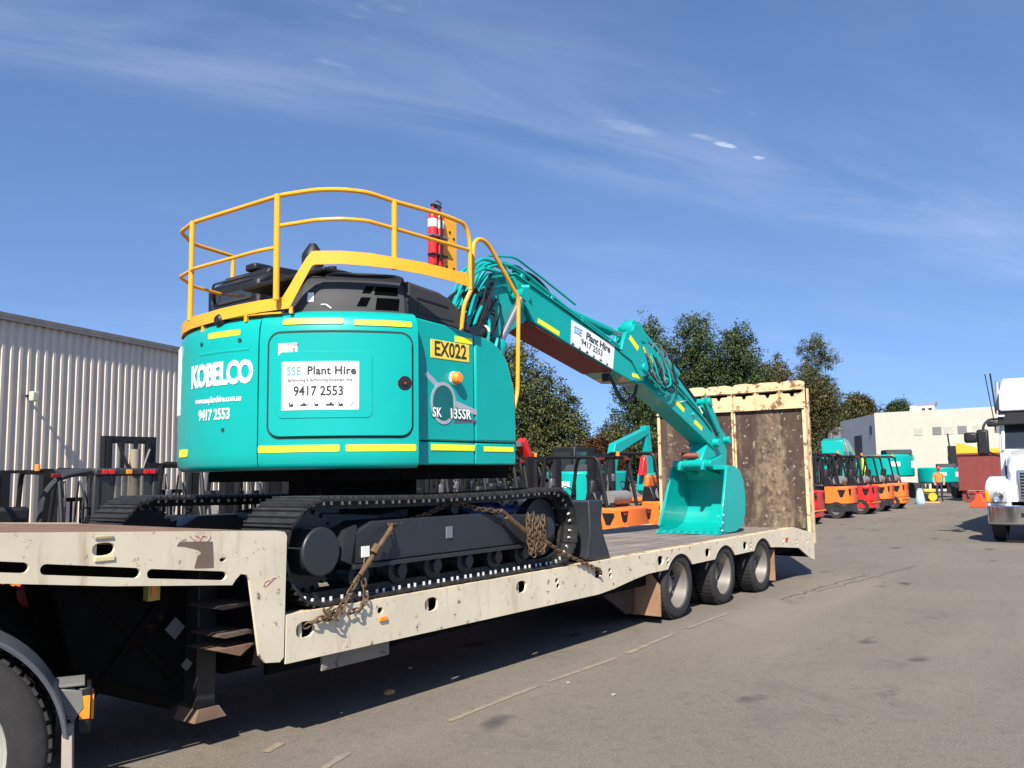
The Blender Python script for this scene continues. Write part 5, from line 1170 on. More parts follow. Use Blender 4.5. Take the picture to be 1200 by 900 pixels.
# ------------------------------------------------------------------ small teal excavators in the yard
def mini_ex(label, loc, rz, s=1., boom=None, cabin=True):
    t = thing('small_excavator', label, 'excavator', loc, R(rz), 'small teal excavators in the yard'); t.scale = (s, s, s)
    for sy in (-1, 1):
        pts = [(-1.2+.28*math.cos(a), .32+.28*math.sin(a)) for a in [R(90+18*i) for i in range(11)]]+[(1.2+.28*math.cos(a), .32+.28*math.sin(a)) for a in [R(-90+18*i) for i in range(11)]]
        MB().prism(pts, 1, sy*.95-.2, sy*.95+.2).build('track', rub, t, .01)
        for k in range(26):
            pass
    MB().cyl((0, 0, .5), (0, 0, .85), .4, 20).build('swing_ring', under, t)
    pl_ = [(1.2*math.cos(R(a)), 1.1*math.sin(R(a))) for a in range(90, 271, 12)]+[(1.0, -1.05), (1.1, -.9), (1.1, .9), (1.0, 1.05)]
    MB().prism(pl_, 2, .85, 1.75).build('body', teal, t, .07)
    mb = MB(); 
    pts = [Vector((1.205*math.cos(R(a)), 1.105*math.sin(R(a)), 0)) for a in range(176, 199, 7)]
    for p in pts: mb.v += [(p.x, p.y, 1.28), (p.x, p.y, 1.46)]
    mb.f = [(2*i, 2*i+2, 2*i+3, 2*i+1) for i in range(len(pts)-1)]; mb.m = [0]*len(mb.f); mb.build('white_decal', wink, t)
    mb = MB(); pts = [Vector((1.205*math.cos(R(a)), 1.105*math.sin(R(a)), 0)) for a in range(228, 250, 7)]
    for p in pts: mb.v += [(p.x, p.y, 1.2), (p.x, p.y, 1.48)]
    mb.f = [(2*i, 2*i+2, 2*i+3, 2*i+1) for i in range(len(pts)-1)]; mb.m = [0]*len(mb.f); mb.build('white_decal', wink, t)
    MB().prism([(-.85, 1.75), (.3, 1.75), (.2, 1.95), (-.7, 1.95)], 1, -.9, .1).build('engine_cover', hoodm, t, .04)
    if cabin:
        c_ = MB().prism([(-.1, 1.0), (1.25, 1.0), (1.3, 1.6), (1.05, 2.5), (-.05, 2.5)], 1, .2, 1.05).build('cab', blk, t, .04)
        MB().prism([(.0, 1.6), (.95, 1.6), (.85, 2.35), (.0, 2.35)], 1, .195, .199).build('cab_window', glassm, c_); MB().span((-.106, .3, 1.65), (-.10, .95, 2.35)).build('cab_window', glassm, c_)
    if boom:
        for nm, poly, wd in boom: MB().prism(poly, 1, -.3-wd, -.3+wd).build(nm, {'red_guard': redm, 'boom_edge': wink}.get(nm, teal), t, .02)
    return t
bm1 = [('boom', [(.9, 1.2), (1.15, 1.2), (1.5, 2.3), (3.4, 2.95), (3.35, 3.15), (1.3, 2.6), (.8, 1.4)], .13), ('arm', [(3.2, 3.2), (3.55, 3.25), (3.72, 1.7), (3.40, 1.6)], .10), ('red_guard', [(2.95, 1.6), (3.35, 1.6), (3.3, 2.25), (3.15, 2.2)], .08), ('bucket', [(3.3, 1.65), (3.8, 1.7), (3.75, 1.2), (3.45, .95), (3.2, 1.1)], .3)]
mini_ex('small teal excavator with raised boom and arm, between the tracks and the loading ramp', (13.4, 9.4, 0), -2, 1.0, bm1)
mini_ex('teal excavator body with white decal behind the orange forklifts on the right', (46.5, 8.4, 0), 25, 1.45, None, False)
mini_ex('rounded teal excavator tail left of the brick red container', (47.0, 5.6, 0), 15, 1.0, None, False)
bm2 = [('boom', [(-1.5, 1.9), (-1.45, 2.7), (-.9, 2.82), (.4, 2.75), (2.6, 2.2), (2.5, 2.0), (.6, 2.25), (-.4, 1.9)], .45), ('boom_edge', [(-.9, 2.6), (-.7, 2.62), (.2, 2.02), (.05, 1.98)], .47)]
mini_ex('teal excavator with a folded boom behind the forklifts beside the ramp edge', (38.6, 9.3, 0), 8, 1.18, bm2, False)

# ------------------------------------------------------------------ things at the far end of the yard
CN = thing('red_container', 'brick red steel container bin with an orange rim, left of the white truck', 'container', (40.5, 1.3, 0))
def lb_(a, b): return [(a[i]+b[i])/2 for i in range(3)]
MB().span((0, -2.4, .55), (6.0, 2.2, 2.42)).build('body', brickr, CN, .01)
for i in range(4):
    y = -2.2+i*1.4; MB().span((-.012, y, .64), (-.001, y+.05, 2.33)).build('rib', brickr, CN)
for z in (.55, 2.34): MB().span((-.07, -2.42, z), (-.0012, 2.22, z+.08)).build('frame_rail', brickr, CN)
MB().span((-.08, -2.42, 2.421), (6.0, 2.22, 2.66)).build('rim', ylw, CN, .02)
MB().prism([(2.22, 2.661), (1.2, 2.661), (1.9, 2.90), (2.22, 2.98)], 0, -.06, .5).build('rim_horn', ylw, CN)
for y in (2.0, .9, -.3, -1.6, -2.3): MB().span((.1, y-.1, 0), (.6, y+.1, .55)).build('leg', brickr, CN)
for i, (y, l_) in enumerate(((3.0-.35, 'low brick red steel block on the ground under the container corner'), (2.25, 'second low red block beside the container leg'))):
    t = thing('steel_block', l_, 'block', (39.2, y, 0)); MB().span((-.3, -.28, 0), (.3, .28, .18)).build('base', brickr, t, .02); MB().span((-.25, -.2, .18), (.25, .2, .42)).build('web', brickr, t, .02); MB().span((-.3, -.28, .42), (.3, .28, .56)).build('top', brickr, t, .02)
RB = thing('orange_barrier', 'bright red-orange plastic barrier next to the white truck bumper', 'barrier', (33.2, 1.55, 0)); RB.scale = (.8, .8, .8)
MB().prism([(-.5, 0), (.5, 0), (.42, .25), (.2, .40), (.14, .72), (-.14, .72), (-.2, .4), (-.42, .25)], 0, -.45, .45).build('body', mat('red_orange_plastic', (.85, .08, .02), .45), RB, .04)
MB().span((-.2, -.3, .72), (.2, .3, .78)).build('cap', redm, RB, .02)
BU = thing('loader_mast', 'black telescopic mast machine behind the teal tail, before the white building', 'machine', (57.0, 6.4, 0), R(8))
for sx in (-.7, .0, .7): MB().span((sx-.12, -.3, .5), (sx+.12, .3, 3.2)).build('mast_rail', blk, BU, .02)
MB().span((-.9, -.5, .0), (.9, .5, 1.4)).build('base', blk, BU, .05); MB().span((-.8, -.32, 2.2), (.8, .32, 2.5)).build('crossbar', blk, BU); MB().tube(fillet([(.7, 0, 3.1), (1.3, 0, 2.7), (1.5, 0, 1.6)], .3), .06, 6).build('hose', hose, BU); MB().cyl((-1.7, .0, 1.2), (-1.9, .2, 4.0), .05, 6).build('aerial_pole', blk, BU)
GE = thing('engine_unit', 'small yellow and black engine on the ground in front of the person', 'engine', (38.3, 4.55, 0), R(20))
MB().span((-.4, -.35, .08), (.4, .35, .5)).build('engine_block', blk, GE, .05); MB().span((-.3, -.3, .5), (.35, .25, .68)).build('fuel_tank', ylw, GE, .06); MB().cyl((-.45, -.1, .3), (-.55, -.1, .3), .2, 14).build('starter', ylw, GE)
MB().span((-.55, -.42, 0), (.55, .42, .075)).build('skid', mat('tan_timber', (.45, .30, .16), .8), GE); MB().tube(fillet([(.3, -.3, .5), (.3, -.3, .95), (.3, .3, .95), (.3, .3, .5)], .1), .025, 6).build('frame', blk, GE)
MB().cyl((.1, .0, .68), (.1, .0, .92), .06, 10).build('air_filter', blk, GE)
BB = thing('blue_bag', 'pale blue sack standing on the ground left of the small engine', 'sack', (36.3, 4.55, 0), R(10))
mb = MB(); mb.lathe([(0, 0), (.22, 0), (.27, .12), (.25, .4), (.2, .6), (.12, .70), (.05, .66)], (0, 0, 0), (0, 0, 1), 18)
mb.v = [(x*(1+.12*math.sin(z*9+x*5)), y*(.8+.1*math.cos(z*7)), z) for x, y, z in mb.v]; mb.build('sack', pale, BB); MB().lathe([(.10, .66), (.14, .71), (.06, .74)], (0, 0, 0), (0, 0, 1), 14).build('neck', pale, BB)
CR = thing('brown_crate', 'tall rusty brown crate stack against the white building, behind the forklifts', 'crate', (45.5, 11.6, 0))
MB().span((-.6, -.7, 0), (.6, .7, 1.35)).build('lower_box', rustm, CR, .02); MB().span((-.6, -.7, 1.37), (.6, .7, 2.75)).build('upper_box', rustm, CR, .02)
for z in (.1, 1.2, 1.45, 2.6): MB().span((-.64, -.72, z), (-.602, .72, z+.1)).build('batten', mat('brown_batten', (.20, .12, .07), .8), CR)

# person in a hi-vis shirt, standing by the small engine
PE = thing('person', 'person in an orange hi-vis shirt and dark trousers standing by the engine', 'person', (40.0, 4.35, 0), R(200))
def skin_mesh(name, V, E, Rr, mats, parent, paint=None):
    me = bpy.data.meshes.new(name); me.from_pydata(V, E, []); o = bpy.data.objects.new(name, me); COL.objects.link(o)
    me.skin_vertices or None
    md = o.modifiers.new('skin', 'SKIN'); md.use_smooth_shade = True
    if not me.skin_vertices: me.attributes.new('skin', 'FLOAT', 'POINT') if False else None
    sv = me.skin_vertices[0].data
    for i, rr in enumerate(Rr): sv[i].radius = rr if isinstance(rr, tuple) else (rr, rr)
    sv[0].use_root = True
    o.modifiers.new('sub', 'SUBSURF').levels = 2; o.modifiers['sub'].render_levels = 2
    bpy.context.view_layer.update()
    m2 = bpy.data.meshes.new_from_object(o.evaluated_get(bpy.context.evaluated_depsgraph_get())); bpy.data.objects.remove(o)
    m2.materials.clear()
    for m in mats: m2.materials.append(m)
    if paint:
        for p in m2.polygons: p.material_index = paint(p.center)
    m2.name = name; return link(name, m2, parent)
V = [(0, 0, .95), (0, 0, 1.12), (.0, 0, 1.32), (.03, 0, 1.44), (.05, 0, 1.52), (.07, 0, 1.63), (.07, 0, 1.71),
     (0, .19, 1.40), (.02, .25, 1.14), (.16, .22, .95), (0, -.19, 1.40), (.02, -.26, 1.14), (.14, -.24, .93),
     (0, .10, .88), (.02, .115, .48), (-.02, .12, .08), (.12, .13, .04), (0, -.10, .88), (.03, -.115, .48), (0, -.13, .08), (.14, -.14, .04)]
Ed = [(0, 1), (1, 2), (2, 3), (3, 4), (4, 5), (5, 6), (2, 7), (7, 8), (8, 9), (2, 10), (10, 11), (11, 12), (0, 13), (13, 14), (14, 15), (15, 16), (0, 17), (17, 18), (18, 19), (19, 20)]
Rr = [(.15, .12), (.14, .11), (.17, .12), (.09, .08), .055, (.085, .095), (.075, .085), .065, .045, .032, .065, .045, .032, .09, .062, .045, .04, .09, .062, .045, .04]
def pnt(c):
    if c.z < .10: return 3
    if c.z < .98 and abs(c.y) < .20 and c.x < .13: return 1
    if c.z < 1.47 and not (c.z < 1.2 and abs(c.y) > .2): return 2
    return 0
skin_mesh('body', V, Ed, Rr, [skin, navy, fluro, blk], PE, pnt)
for sy in (-1, 1):
    h0 = Vector((.19, .21*sy, .905)); fm = MB()
    for k in range(4): fm.tube([h0+Vector((-.02+.0*k, (k-1.5)*.019, .0)), h0+Vector((.015, (k-1.5)*.021, -.045)), h0+Vector((.01, (k-1.5)*.021, -.085+.008*abs(k-1.5)))], .0085, 6)
    fm.tube([h0+Vector((.0, -.04*sy, .02)), h0+Vector((.03, -.055*sy, -.02)), h0+Vector((.035, -.05*sy, -.05))], .010, 6); fm.box(h0+Vector((-.01, 0, .02)), (.03, .08, .085))
    o_ = fm.build('hand', skin, PE); o_['kind'] = 'stuff' if False else 'part'; del o_['kind']
MB().lathe([(.0, .135), (.06, .125), (.095, .08), (.104, .02), (.10, .0)], (.07, 0, 1.66), (0, 0, 1), 18).prism([(.06, -.08), (.24, -.06), (.24, .06), (.06, .08)], 2, 1.655, 1.67).build('cap', redm, PE)
for sy in (-1, 1): MB().box((.154, .035*sy, 1.635), (.01, .02, .012)).build('eye', blk, PE)
MB().prism([(.155, 1.60), (.19, 1.595), (.155, 1.64)], 1, -.014, .014).build('nose', skin, PE)
MB().box((.148, 0, 1.572), (.012, .05, .008)).build('mouth', mat('lips', (.35, .13, .10), .6), PE)

# ------------------------------------------------------------------ white truck at the right edge
WT = thing('white_truck', 'white bonneted truck with chrome bumper facing the camera at the right edge', 'truck', (13.0, -2.65, 0), 0)
wp = mat('white_truck_paint', (.80, .80, .81), .22, var=.02, coat=.6)
HWd = 1.24
bumper = [(-1.18, .15), (-1.235, .30), (-1.235, .9), (1.235, .9), (1.235, .30), (1.18, .15), (.9, .02), (-.9, .02)]
# bumper: plan (y, x) bowed
def plan(z0, z1, pts, name, m, bev=.02, par=WT): return MB().prism(pts, 2, z0, z1).build(name, m, par, bev)
bp1 = [(.12, -1.22), (.03, -1.05), (.0, -.6), (.0, .6), (.03, 1.05), (.12, 1.22), (.62, 1.24), (.62, 1.14), (.2, 1.1), (.12, .6), (.12, -.6), (.2, -1.1), (.62, -1.14), (.62, -1.24)]
plan(.42, .84, bp1, 'bumper', chrome, .03)
plan(.40, .425, [(x+.02, y) for x, y in bp1], 'bumper_valance', blk, 0)
MB().span((-.005, -.55, .58), (.002, .55, .68)).build('bumper_slot', blk, WT)
for sy in (-1, 1):
    # fender arching over the wheel
    prof = [(.10, .86), (.06, 1.15), (.10, 1.28), (.28, 1.40), (.70, 1.48), (1.15, 1.44), (1.55, 1.24), (1.75, .95), (1.78, .6), (1.68, .6), (1.62, .92), (1.42, 1.12), (1.05, 1.22), (.72, 1.15), (.52, .92), (.46, .7), (.2, .7)]
    MB().prism(prof, 1, sy*.74, sy*1.235).build('fender', wp, WT, .05)
    hl = MB().span((.035, sy*.80, .90), (.12, sy*1.13, 1.17)).build('headlight', mat('clear_lens', (.62, .64, .66), .08, .5, coat=1), WT, .03)
    MB().lathe([(.0, .0), (.09, .01), (.105, .03), (.11, .05)], (.022, sy*.97, 1.03), (-1, 0, 0), 20).build('lens_ring', chrome, hl); MB().span((.028, sy*.79, .885), (.045, sy*1.14, .90)).build('lens_bezel', blk, hl)
    MB().span((.06, sy*1.132, .90), (.24, sy*1.24, 1.20)).build('indicator', lampo, WT, .03)
    m_ = MB().lathe([(a*1.03, b) for a, b in TY2], (.98, sy*1.08, .515), (0, sy, 0), 36).build('wheel', rub, WT)
    MB().lathe([(.31, .1), (.28, .05), (.2, .07), (.12, .1), (0, .12)], (.98, sy*1.08, .515), (0, sy, 0), 24).build('rim', chrome, m_)
    MB().span((2.0, sy*1.0, .45), (3.2, sy*1.22, .85)).build('fuel_tank', chrome, WT, .08)
    mm = MB().prism([(2.02, 1.36), (2.22, 1.38), (2.22, 1.62), (2.02, 1.60)], 0, 0, 1).v
# bonnet: lofted sections along x
secs = [(.16, .70, .92, 1.62, .10), (.24, .76, .92, 1.78, .18), (.6, .82, .95, 1.90, .2), (1.2, .90, 1.0, 2.0, .2), (1.95, 1.0, 1.0, 2.10, .2)]
mb = MB(); kk = 0
for x, hw, z0, z1, rad in secs:
    pts = [(-hw-.02, z0), (-hw, z1-rad)]+[(-hw+rad*(1-math.cos(R(a))), z1-rad+rad*math.sin(R(a))) for a in (20, 45, 70, 90)]+[(0, z1+.05)]
    pts += [(-p[0], p[1]) for p in pts[-2::-1]]; kk = len(pts); mb.v += [(x, a, b) for a, b in pts]
mb.f = [(i*kk+j, (i+1)*kk+j, (i+1)*kk+j+1, i*kk+j+1) for i in range(len(secs)-1) for j in range(kk-1)]+[tuple(range(kk))]; mb.m = [0]*len(mb.f); mb.build('bonnet', wp, WT, smooth=40)
gr = MB().span((.10, -.60, .92), (.16, .60, 1.62)).build('grille_surround', chrome, WT, .04)
MB().span((.09, -.53, .98), (.101, .53, 1.56)).build('grille_backing', blk, gr)
for i in range(8): MB().span((.075, -.52, 1.0+i*.07), (.0905, .52, 1.025+i*.07)).build('grille_bar', steelg, gr)
# bonnet side vent and cab
for sy in (-1, 1): MB().box((1.15, sy*.895, 1.62), (.42, .03, .22), Matrix.Rotation(R(-6), 3, 'Y')).build('side_vent', blk, WT, .02)
MB().prism([(1.95, .6), (4.2, .6), (4.2, 3.0), (2.35, 3.0), (1.97, 2.08)], 1, -1.12, 1.12).build('cab', wp, WT, .04)
MB().prism([(1.955, 2.14), (2.0, 2.14), (2.33, 2.92), (2.285, 2.92)], 1, -1.0, 1.0).build('windscreen', glassm, WT)
MB().prism([(1.90, 2.10), (1.96, 2.10), (2.30, 2.96), (2.24, 2.96)], 1, .998, 1.055).build('screen_pillar', wp, WT); MB().prism([(1.90, 2.10), (1.96, 2.10), (2.30, 2.96), (2.24, 2.96)], 1, -1.055, -.998).build('screen_pillar', wp, WT)
MB().span((1.90, -.9, 2.10), (1.955, .35, 2.26)).build('number_board', mat('cream_board', (.72, .66, .48), .6), WT, .005)
MB().prism([(1.92, 2.72), (2.02, 2.70), (2.32, 3.02), (2.30, 3.10)], 1, -1.12, 1.12).build('sun_visor', blk, WT, .01)
MB().box((2.0, 1.04, 2.93), (.05, .16, .04)).build('marker_lamp', wink, WT, .01)
MB().prism([(2.15, 3.05), (4.2, 3.05), (4.2, 3.96), (3.0, 3.92), (2.35, 3.55)], 1, -1.10, 1.10).build('roof_fairing', wp, WT, .06)
MB().prism([(2.5, 3.1), (2.9, 3.1), (2.95, 3.85), (2.75, 3.85)], 1, 1.12, 1.2).build('fairing_side', steelg, WT, .02)
MB().span((4.3, -1.2, .95), (11.5, 1.2, 1.15)).build('tray', under, WT)
MB().span((4.3, -1.24, 1.2), (11.5, 1.24, 3.9)).build('body_box', wp, WT, .03)
for x in (7.6, 9.0): MB().lathe(TY2, (x, 1.05, .503), (0, 1, 0), 28).build('wheel', rub, WT)
MB().tube([(1.9, 1.15, 2.55), (1.7, 1.28, 3.95)], .012, 6).build('aerial', blk, WT); MB().tube([(2.2, 1.16, 3.0), (2.12, 1.22, 4.0)], .02, 6).build('aerial', blk, WT)
MB().tube(fillet([(2.1, 1.1, 2.86), (1.9, 1.3, 2.85), (1.85, 1.42, 2.70), (1.85, 1.42, 2.1)], .1), .03, 7).build('mirror_arm', blk, WT)
MB().box((1.82, 1.44, 2.30), (.12, .26, .62)).build('mirror', blk, WT, .05); MB().box((1.82, 1.70, 2.42), (.14, .30, .26)).build('round_mirror', blk, WT, .06); MB().box((1.84, 1.2, 2.74), (.12, .26, .14)).build('look_down_mirror', blk, WT, .04)
MB().tube([(1.85, 1.42, 2.1), (1.95, 1.12, 1.95)], .025, 6).build('mirror_arm', blk, WT)
MB().span((.5, -.8, .5), (9.5, .8, .9)).build('chassis', under, WT)

# ------------------------------------------------------------------ white building beyond the yard
BD = thing('white_building', 'white rendered building with grey side wall beyond the forklift yard', 'building', (63.8, 13.0, 0))
A, Bp, Dp = Vector((0, 0)), Vector((-.35, -13.5)), Vector((9.0, 5.15))
def wall(a, b, z1, th, m, name, par=BD):
    d = (b-a).normalized(); nn = Vector((-d.y, d.x))*th
    vs = [(p.x, p.y, z) for z in (-.02, z1) for p in (a, b, b+nn, a+nn)]
    return MB().add(vs, [(0, 3, 2, 1), (4, 5, 6, 7), (0, 1, 5, 4), (1, 2, 6, 5), (2, 3, 7, 6), (3, 0, 4, 7)]).build(name, m, par, smooth=0)
fw = wall(A, Bp, 6.1, .3, bwhite, 'front_wall'); swl = wall(Dp, A+Vector((.002, .002)), 6.08, .3, bgrey, 'side_wall')
def onwall(a, b, t0, t1, z0, z1, off, th, m, name, par):
    d = (b-a).normalized(); nn = Vector((d.y, -d.x)); p0, p1 = a+d*t0+nn*off, a+d*t1+nn*off; q0, q1 = p0-nn*th, p1-nn*th
    vs = [(p.x, p.y, z) for z in (z0, z1) for p in (p0, p1, q1, q0)]
    return MB().add(vs, [(0, 3, 2, 1), (4, 5, 6, 7), (0, 1, 5, 4), (1, 2, 6, 5), (2, 3, 7, 6), (3, 0, 4, 7)]).build(name, m, par, smooth=0)
def outw(a, b): return 1
lou = mat('grey_louvre', (.19, .185, .18), .6)
for t0, dark in ((2.9, 0), (4.2, 1), (5.0, 0), (5.95, 1), (7.0, 0), (8.4, 1)):
    z0, z1 = 4.25, 4.85
    d = (Bp-A).normalized(); nn = Vector((d.y, -d.x)); 
    sgn = -1 if nn.x > 0 else 1
    w_ = onwall(A, Bp, t0, t0+.62, z0, z1, sgn*.03, .05, lou if dark else mat('faint_grey_panel', (.44, .42, .36), .6), 'window', fw)
    if dark:
        for k in range(5): onwall(A, Bp, t0+.02, t0+.60, z0+.04+k*.115, z0+.08+k*.115, sgn*.055, .02, bgrey, 'louvre', w_) if False else None
d2 = (A-Dp).normalized(); n2 = Vector((d2.y, -d2.x)); s2 = -1 if n2.x > 0 else 1
Ls = (A-Dp).length
onwall(Dp, A, 4.4, 6.6, 0, 4.55, s2*.03, .05, blk, 'doorway', swl); onwall(Dp, A, 9.0, 9.5, 4.5, 5.2, s2*.03, .05, blk, 'window', swl)
wall(Dp+Vector((6, 5)), Dp, 5.6, .3, bgrey, 'rear_wing')
MB().add([(A.x, A.y, 5.7), (Bp.x, Bp.y, 5.7), (22, -13, 5.7), (22, 10, 5.7), (Dp.x, Dp.y, 5.7)], [(0, 1, 2, 3, 4)]).build('roof', bgrey, BD)
par_ = onwall(A, Bp, 0, 13.5, 6.1, 6.16, -s2*.0, .34, mat('pale_coping', (.55, .53, .48), .6), 'coping', BD)
PU = thing('plant_units', 'white air conditioning units on the roof behind the white building', 'plant unit', (84.0, 13.2, 0))
MB().span((-.5, -1.1, 5.7), (.5, 1.1, 7.9)).build('casing', bwhite, PU); MB().span((-.55, -1.2, 7.9), (.55, .5, 8.15)).build('hood', mat('blue_grey_hood', (.2, .24, .34), .5), PU)
for y in (-.7, -.1): MB().span((-.52, y-.15, 6.9), (-.501, y+.15, 7.6)).build('vent', blk, PU)
MB().span((-.4, 1.1, 0), (.4, 1.2, 7.6)).build('duct', bwhite, PU); MB().span((-.6, -1.2, 0), (.6, 1.2, 5.7)).build('lower_floor', bwhite, PU)

# ------------------------------------------------------------------ trees
def tree(name, label, x, y, clumps, leafm, nleaf, lsize, trunk_h, trunk_r, seed, group='trees beyond the yard', droop=.3, limbs=6):
    """clumps: (dx, dy, z, rx, rz) ellipsoids; leaves are small faces gathered in sprays inside them"""
    lsize *= .54; nleaf = int(nleaf*2.5)
    t = thing(name, label, 'tree', (x, y, 0), 0, group); g = np.random.default_rng(seed); rr = random.Random(seed)
    vol = np.array([c[3]**2*c[4] for c in clumps]); vol = vol/vol.sum(); C_ = []
    cents = []; nl_ = []
    for c, v in zip(clumps, vol):
        nsp = max(6, int(v*nleaf/26)); 
        u_ = g.normal(size=(nsp, 3)); u_ /= np.linalg.norm(u_, axis=1)[:, None]; rad = g.random(nsp)**.42*(1+.22*g.normal(size=nsp)*.6)
        P = u_*rad[:, None]*np.array([c[3], c[3], c[4]])+np.array([c[0], c[1], c[2]]); cents.append(P); nl_.append(u_*.9+np.array([0, 0, .35]))
    cents = np.concatenate(cents); NRM = np.concatenate(nl_); n_ = len(cents); per = 26
    base = np.repeat(cents, per, 0); m = len(base)
    base = base+g.normal(size=(m, 3))*np.array([.30, .30, .26])*lsize*4.0
    d = g.normal(size=(m, 3)); d[:, 2] = d[:, 2]*.6-droop; d /= np.linalg.norm(d, axis=1)[:, None]
    e = g.normal(size=(m, 3)); e -= (e*d).sum(1)[:, None]*d; e /= np.linalg.norm(e, axis=1)[:, None]
    ln = lsize*(.7+.7*g.random(m))[:, None]; wd = lsize*.34*(.7+.6*g.random(m))[:, None]
    V = np.stack([base-e*wd*.5, base+d*ln*.5-e*wd, base+d*ln, base+d*ln*.5+e*wd], 1).reshape(-1, 3)
    me = bpy.data.meshes.new('crown'); me.vertices.add(len(V)); me.vertices.foreach_set('co', V.astype(np.float32).ravel())
    me.loops.add(m*4); me.loops.foreach_set('vertex_index', np.arange(m*4, dtype=np.int32)); me.polygons.add(m)
    me.polygons.foreach_set('loop_start', np.arange(m, dtype=np.int32)*4); me.polygons.foreach_set('loop_total', np.full(m, 4, np.int32)); me.update(calc_edges=True)
    nr = np.repeat(g.normal(size=(m, 3))*.55, 1, 0)+np.repeat(NRM, per, 0); nr /= np.linalg.norm(nr, axis=1)[:, None]
    me.polygons.foreach_set('use_smooth', np.ones(m, bool)); me.normals_split_custom_set_from_vertices(np.repeat(nr, 4, 0).astype(np.float32).tolist())
    me.materials.append(leafm); link('crown', me, t)
    cz = sum(c[2]*v for c, v in zip(clumps, vol))
    mb = MB(); pts = [(0, 0, -.1), (.08*rr.uniform(-1, 1), .1, trunk_h*.5), (.2*rr.uniform(-1, 1), 0, trunk_h), (.1, .1, cz)]
    for a, b, r0, r1 in zip(pts[:-1], pts[1:], (trunk_r, trunk_r*.85, trunk_r*.65), (trunk_r*.85, trunk_r*.65, trunk_r*.3)): mb.cyl(a, b, r0, 9, r1, caps=False)
    for c in sorted(clumps, key=lambda c: -c[3])[:limbs]:
        mid = Vector((c[0]*.45, c[1]*.45, trunk_h+(c[2]-trunk_h)*.45)); mb.cyl((.1, 0, trunk_h*.8), mid, trunk_r*.45, 6, trunk_r*.3, caps=False); mb.cyl(mid, (c[0], c[1], c[2]), trunk_r*.3, 6, trunk_r*.08, caps=False)
    mb.build('trunk', barkm, t); return t
# axes across the view for placing clumps: right (0.6,-0.8)
def cl_(rt, z, rx, rz, dp=0): return (rt*.59+dp*.81, -rt*.81+dp*.59, z, rx, rz)
tree('she_oak', 'tall olive-brown tree behind the excavator boom, left of the sky gap', 27.6, 21.5, [cl_(-.9, 6.2, 1.5, 2.2), cl_(-1.9, 4.6, 1.4, 1.8), cl_(.4, 5.0, 1.5, 2.0), cl_(1.5, 4.6, 1.2, 1.6, .4), cl_(2.1, 5.8, .55, .7), cl_(2.4, 3.6, 1.1, 1.3), cl_(-.3, 3.2, 1.9, 1.4), cl_(1.2, 2.6, 1.6, 1.2), cl_(2.0, 4.4, 1.0, 1.3), cl_(2.6, 5.3, .45, .6), cl_(2.9, 2.6, 1.0, 1.3), cl_(-2.4, 2.9, 1.3, 1.3), cl_(-.3, 7.7, .9, 1.0), cl_(.9, 6.6, .8, .9)], leaf_olive, 26000, .21, 2.0, .22, 3)
tree('she_oak', 'olive tree just behind the toolbox and yellow handrail of the excavator', 25.2, 24.0, [cl_(0, 5.4, 1.9, 2.2), cl_(-1.2, 4.2, 1.6, 1.6), cl_(1.1, 4.0, 1.5, 1.6), cl_(0, 3.0, 2.0, 1.2), cl_(-1.0, 6.6, 1.0, 1.2)], leaf_olive, 13000, .22, 1.8, .2, 9)
tree('pine_tree', 'left crown of the dark green trees behind the boom tip', 35.4, 18.2, [cl_(0, 7.9, 1.5, 2.3), cl_(-.9, 6.6, 1.25, 1.6), cl_(.9, 6.3, 1.4, 1.8), cl_(-.2, 4.8, 1.9, 1.5), cl_(.2, 9.7, .7, .9), cl_(-1.3, 8.4, .55, .7)], leaf_dark, 17000, .21, 2.6, .24, 21)
tree('pine_tree', 'middle crown of the dark green trees above the ramp', 36.7, 15.9, [cl_(0, 8.2, 1.5, 2.2), cl_(-.8, 6.6, 1.4, 1.8), cl_(.9, 6.6, 1.3, 1.8), cl_(0, 4.9, 1.9, 1.6), cl_(-.1, 9.9, .9, .8)], leaf_dark, 16000, .21, 2.6, .24, 22)
tree('pine_tree', 'right crown of the dark green trees above the ramp', 37.5, 13.9, [cl_(0, 7.9, 1.3, 1.9), cl_(.7, 6.6, 1.2, 1.5), cl_(-.7, 6.0, 1.2, 1.6), cl_(.1, 4.8, 1.8, 1.5), cl_(.1, 9.2, .8, .8), cl_(1.2, 5.2, .9, 1.1)], leaf_dark, 15000, .21, 2.5, .22, 23)
tree('gum_tree', 'lower browning tree between the dark trees and the thin tree at the ramp edge', 47.8, 15.1, [cl_(1.9, 7.2, 1.3, 1.2), cl_(3.0, 6.2, 1.2, 1.3), cl_(-0.83, 7.08, 1.83, 1.86), cl_(0.97, 6.58, 1.83, 1.59), cl_(0.00, 5.08, 2.59, 1.86), cl_(2.07, 5.33, 1.52, 1.59), cl_(-0.28, 8.33, 1.07, 1.01), cl_(2.62, 6.33, 1.07, 1.01)], leaf_brown, 20000, .22, 2.2, .2, 24)
tree('gum_tree', 'thin tall tree with a round open top beside the right edge of the ramp', 55.0, 14.3, [cl_(-0.59, 10.56, 1.09, 1.09), cl_(0.27, 9.69, 0.87, 0.87), cl_(-1.03, 8.82, 1.01, 1.01), cl_(-0.31, 7.66, 1.30, 1.16), cl_(0.27, 6.35, 1.30, 1.30), cl_(-0.74, 5.05, 1.74, 1.45)], leaf_olive, 12000, .19, 3.0, .16, 25)
tree('gum_tree', 'dark low tree behind the ramp edge and forklift masts', 55.9, 17.1, [cl_(-2.60, 5.46, 2.10, 1.80), cl_(-1.10, 3.97, 1.80, 1.50), cl_(-4.25, 4.26, 1.95, 1.65), cl_(-2.30, 2.76, 2.40, 1.35)], leaf_dark, 9000, .22, 1.2, .18, 26)
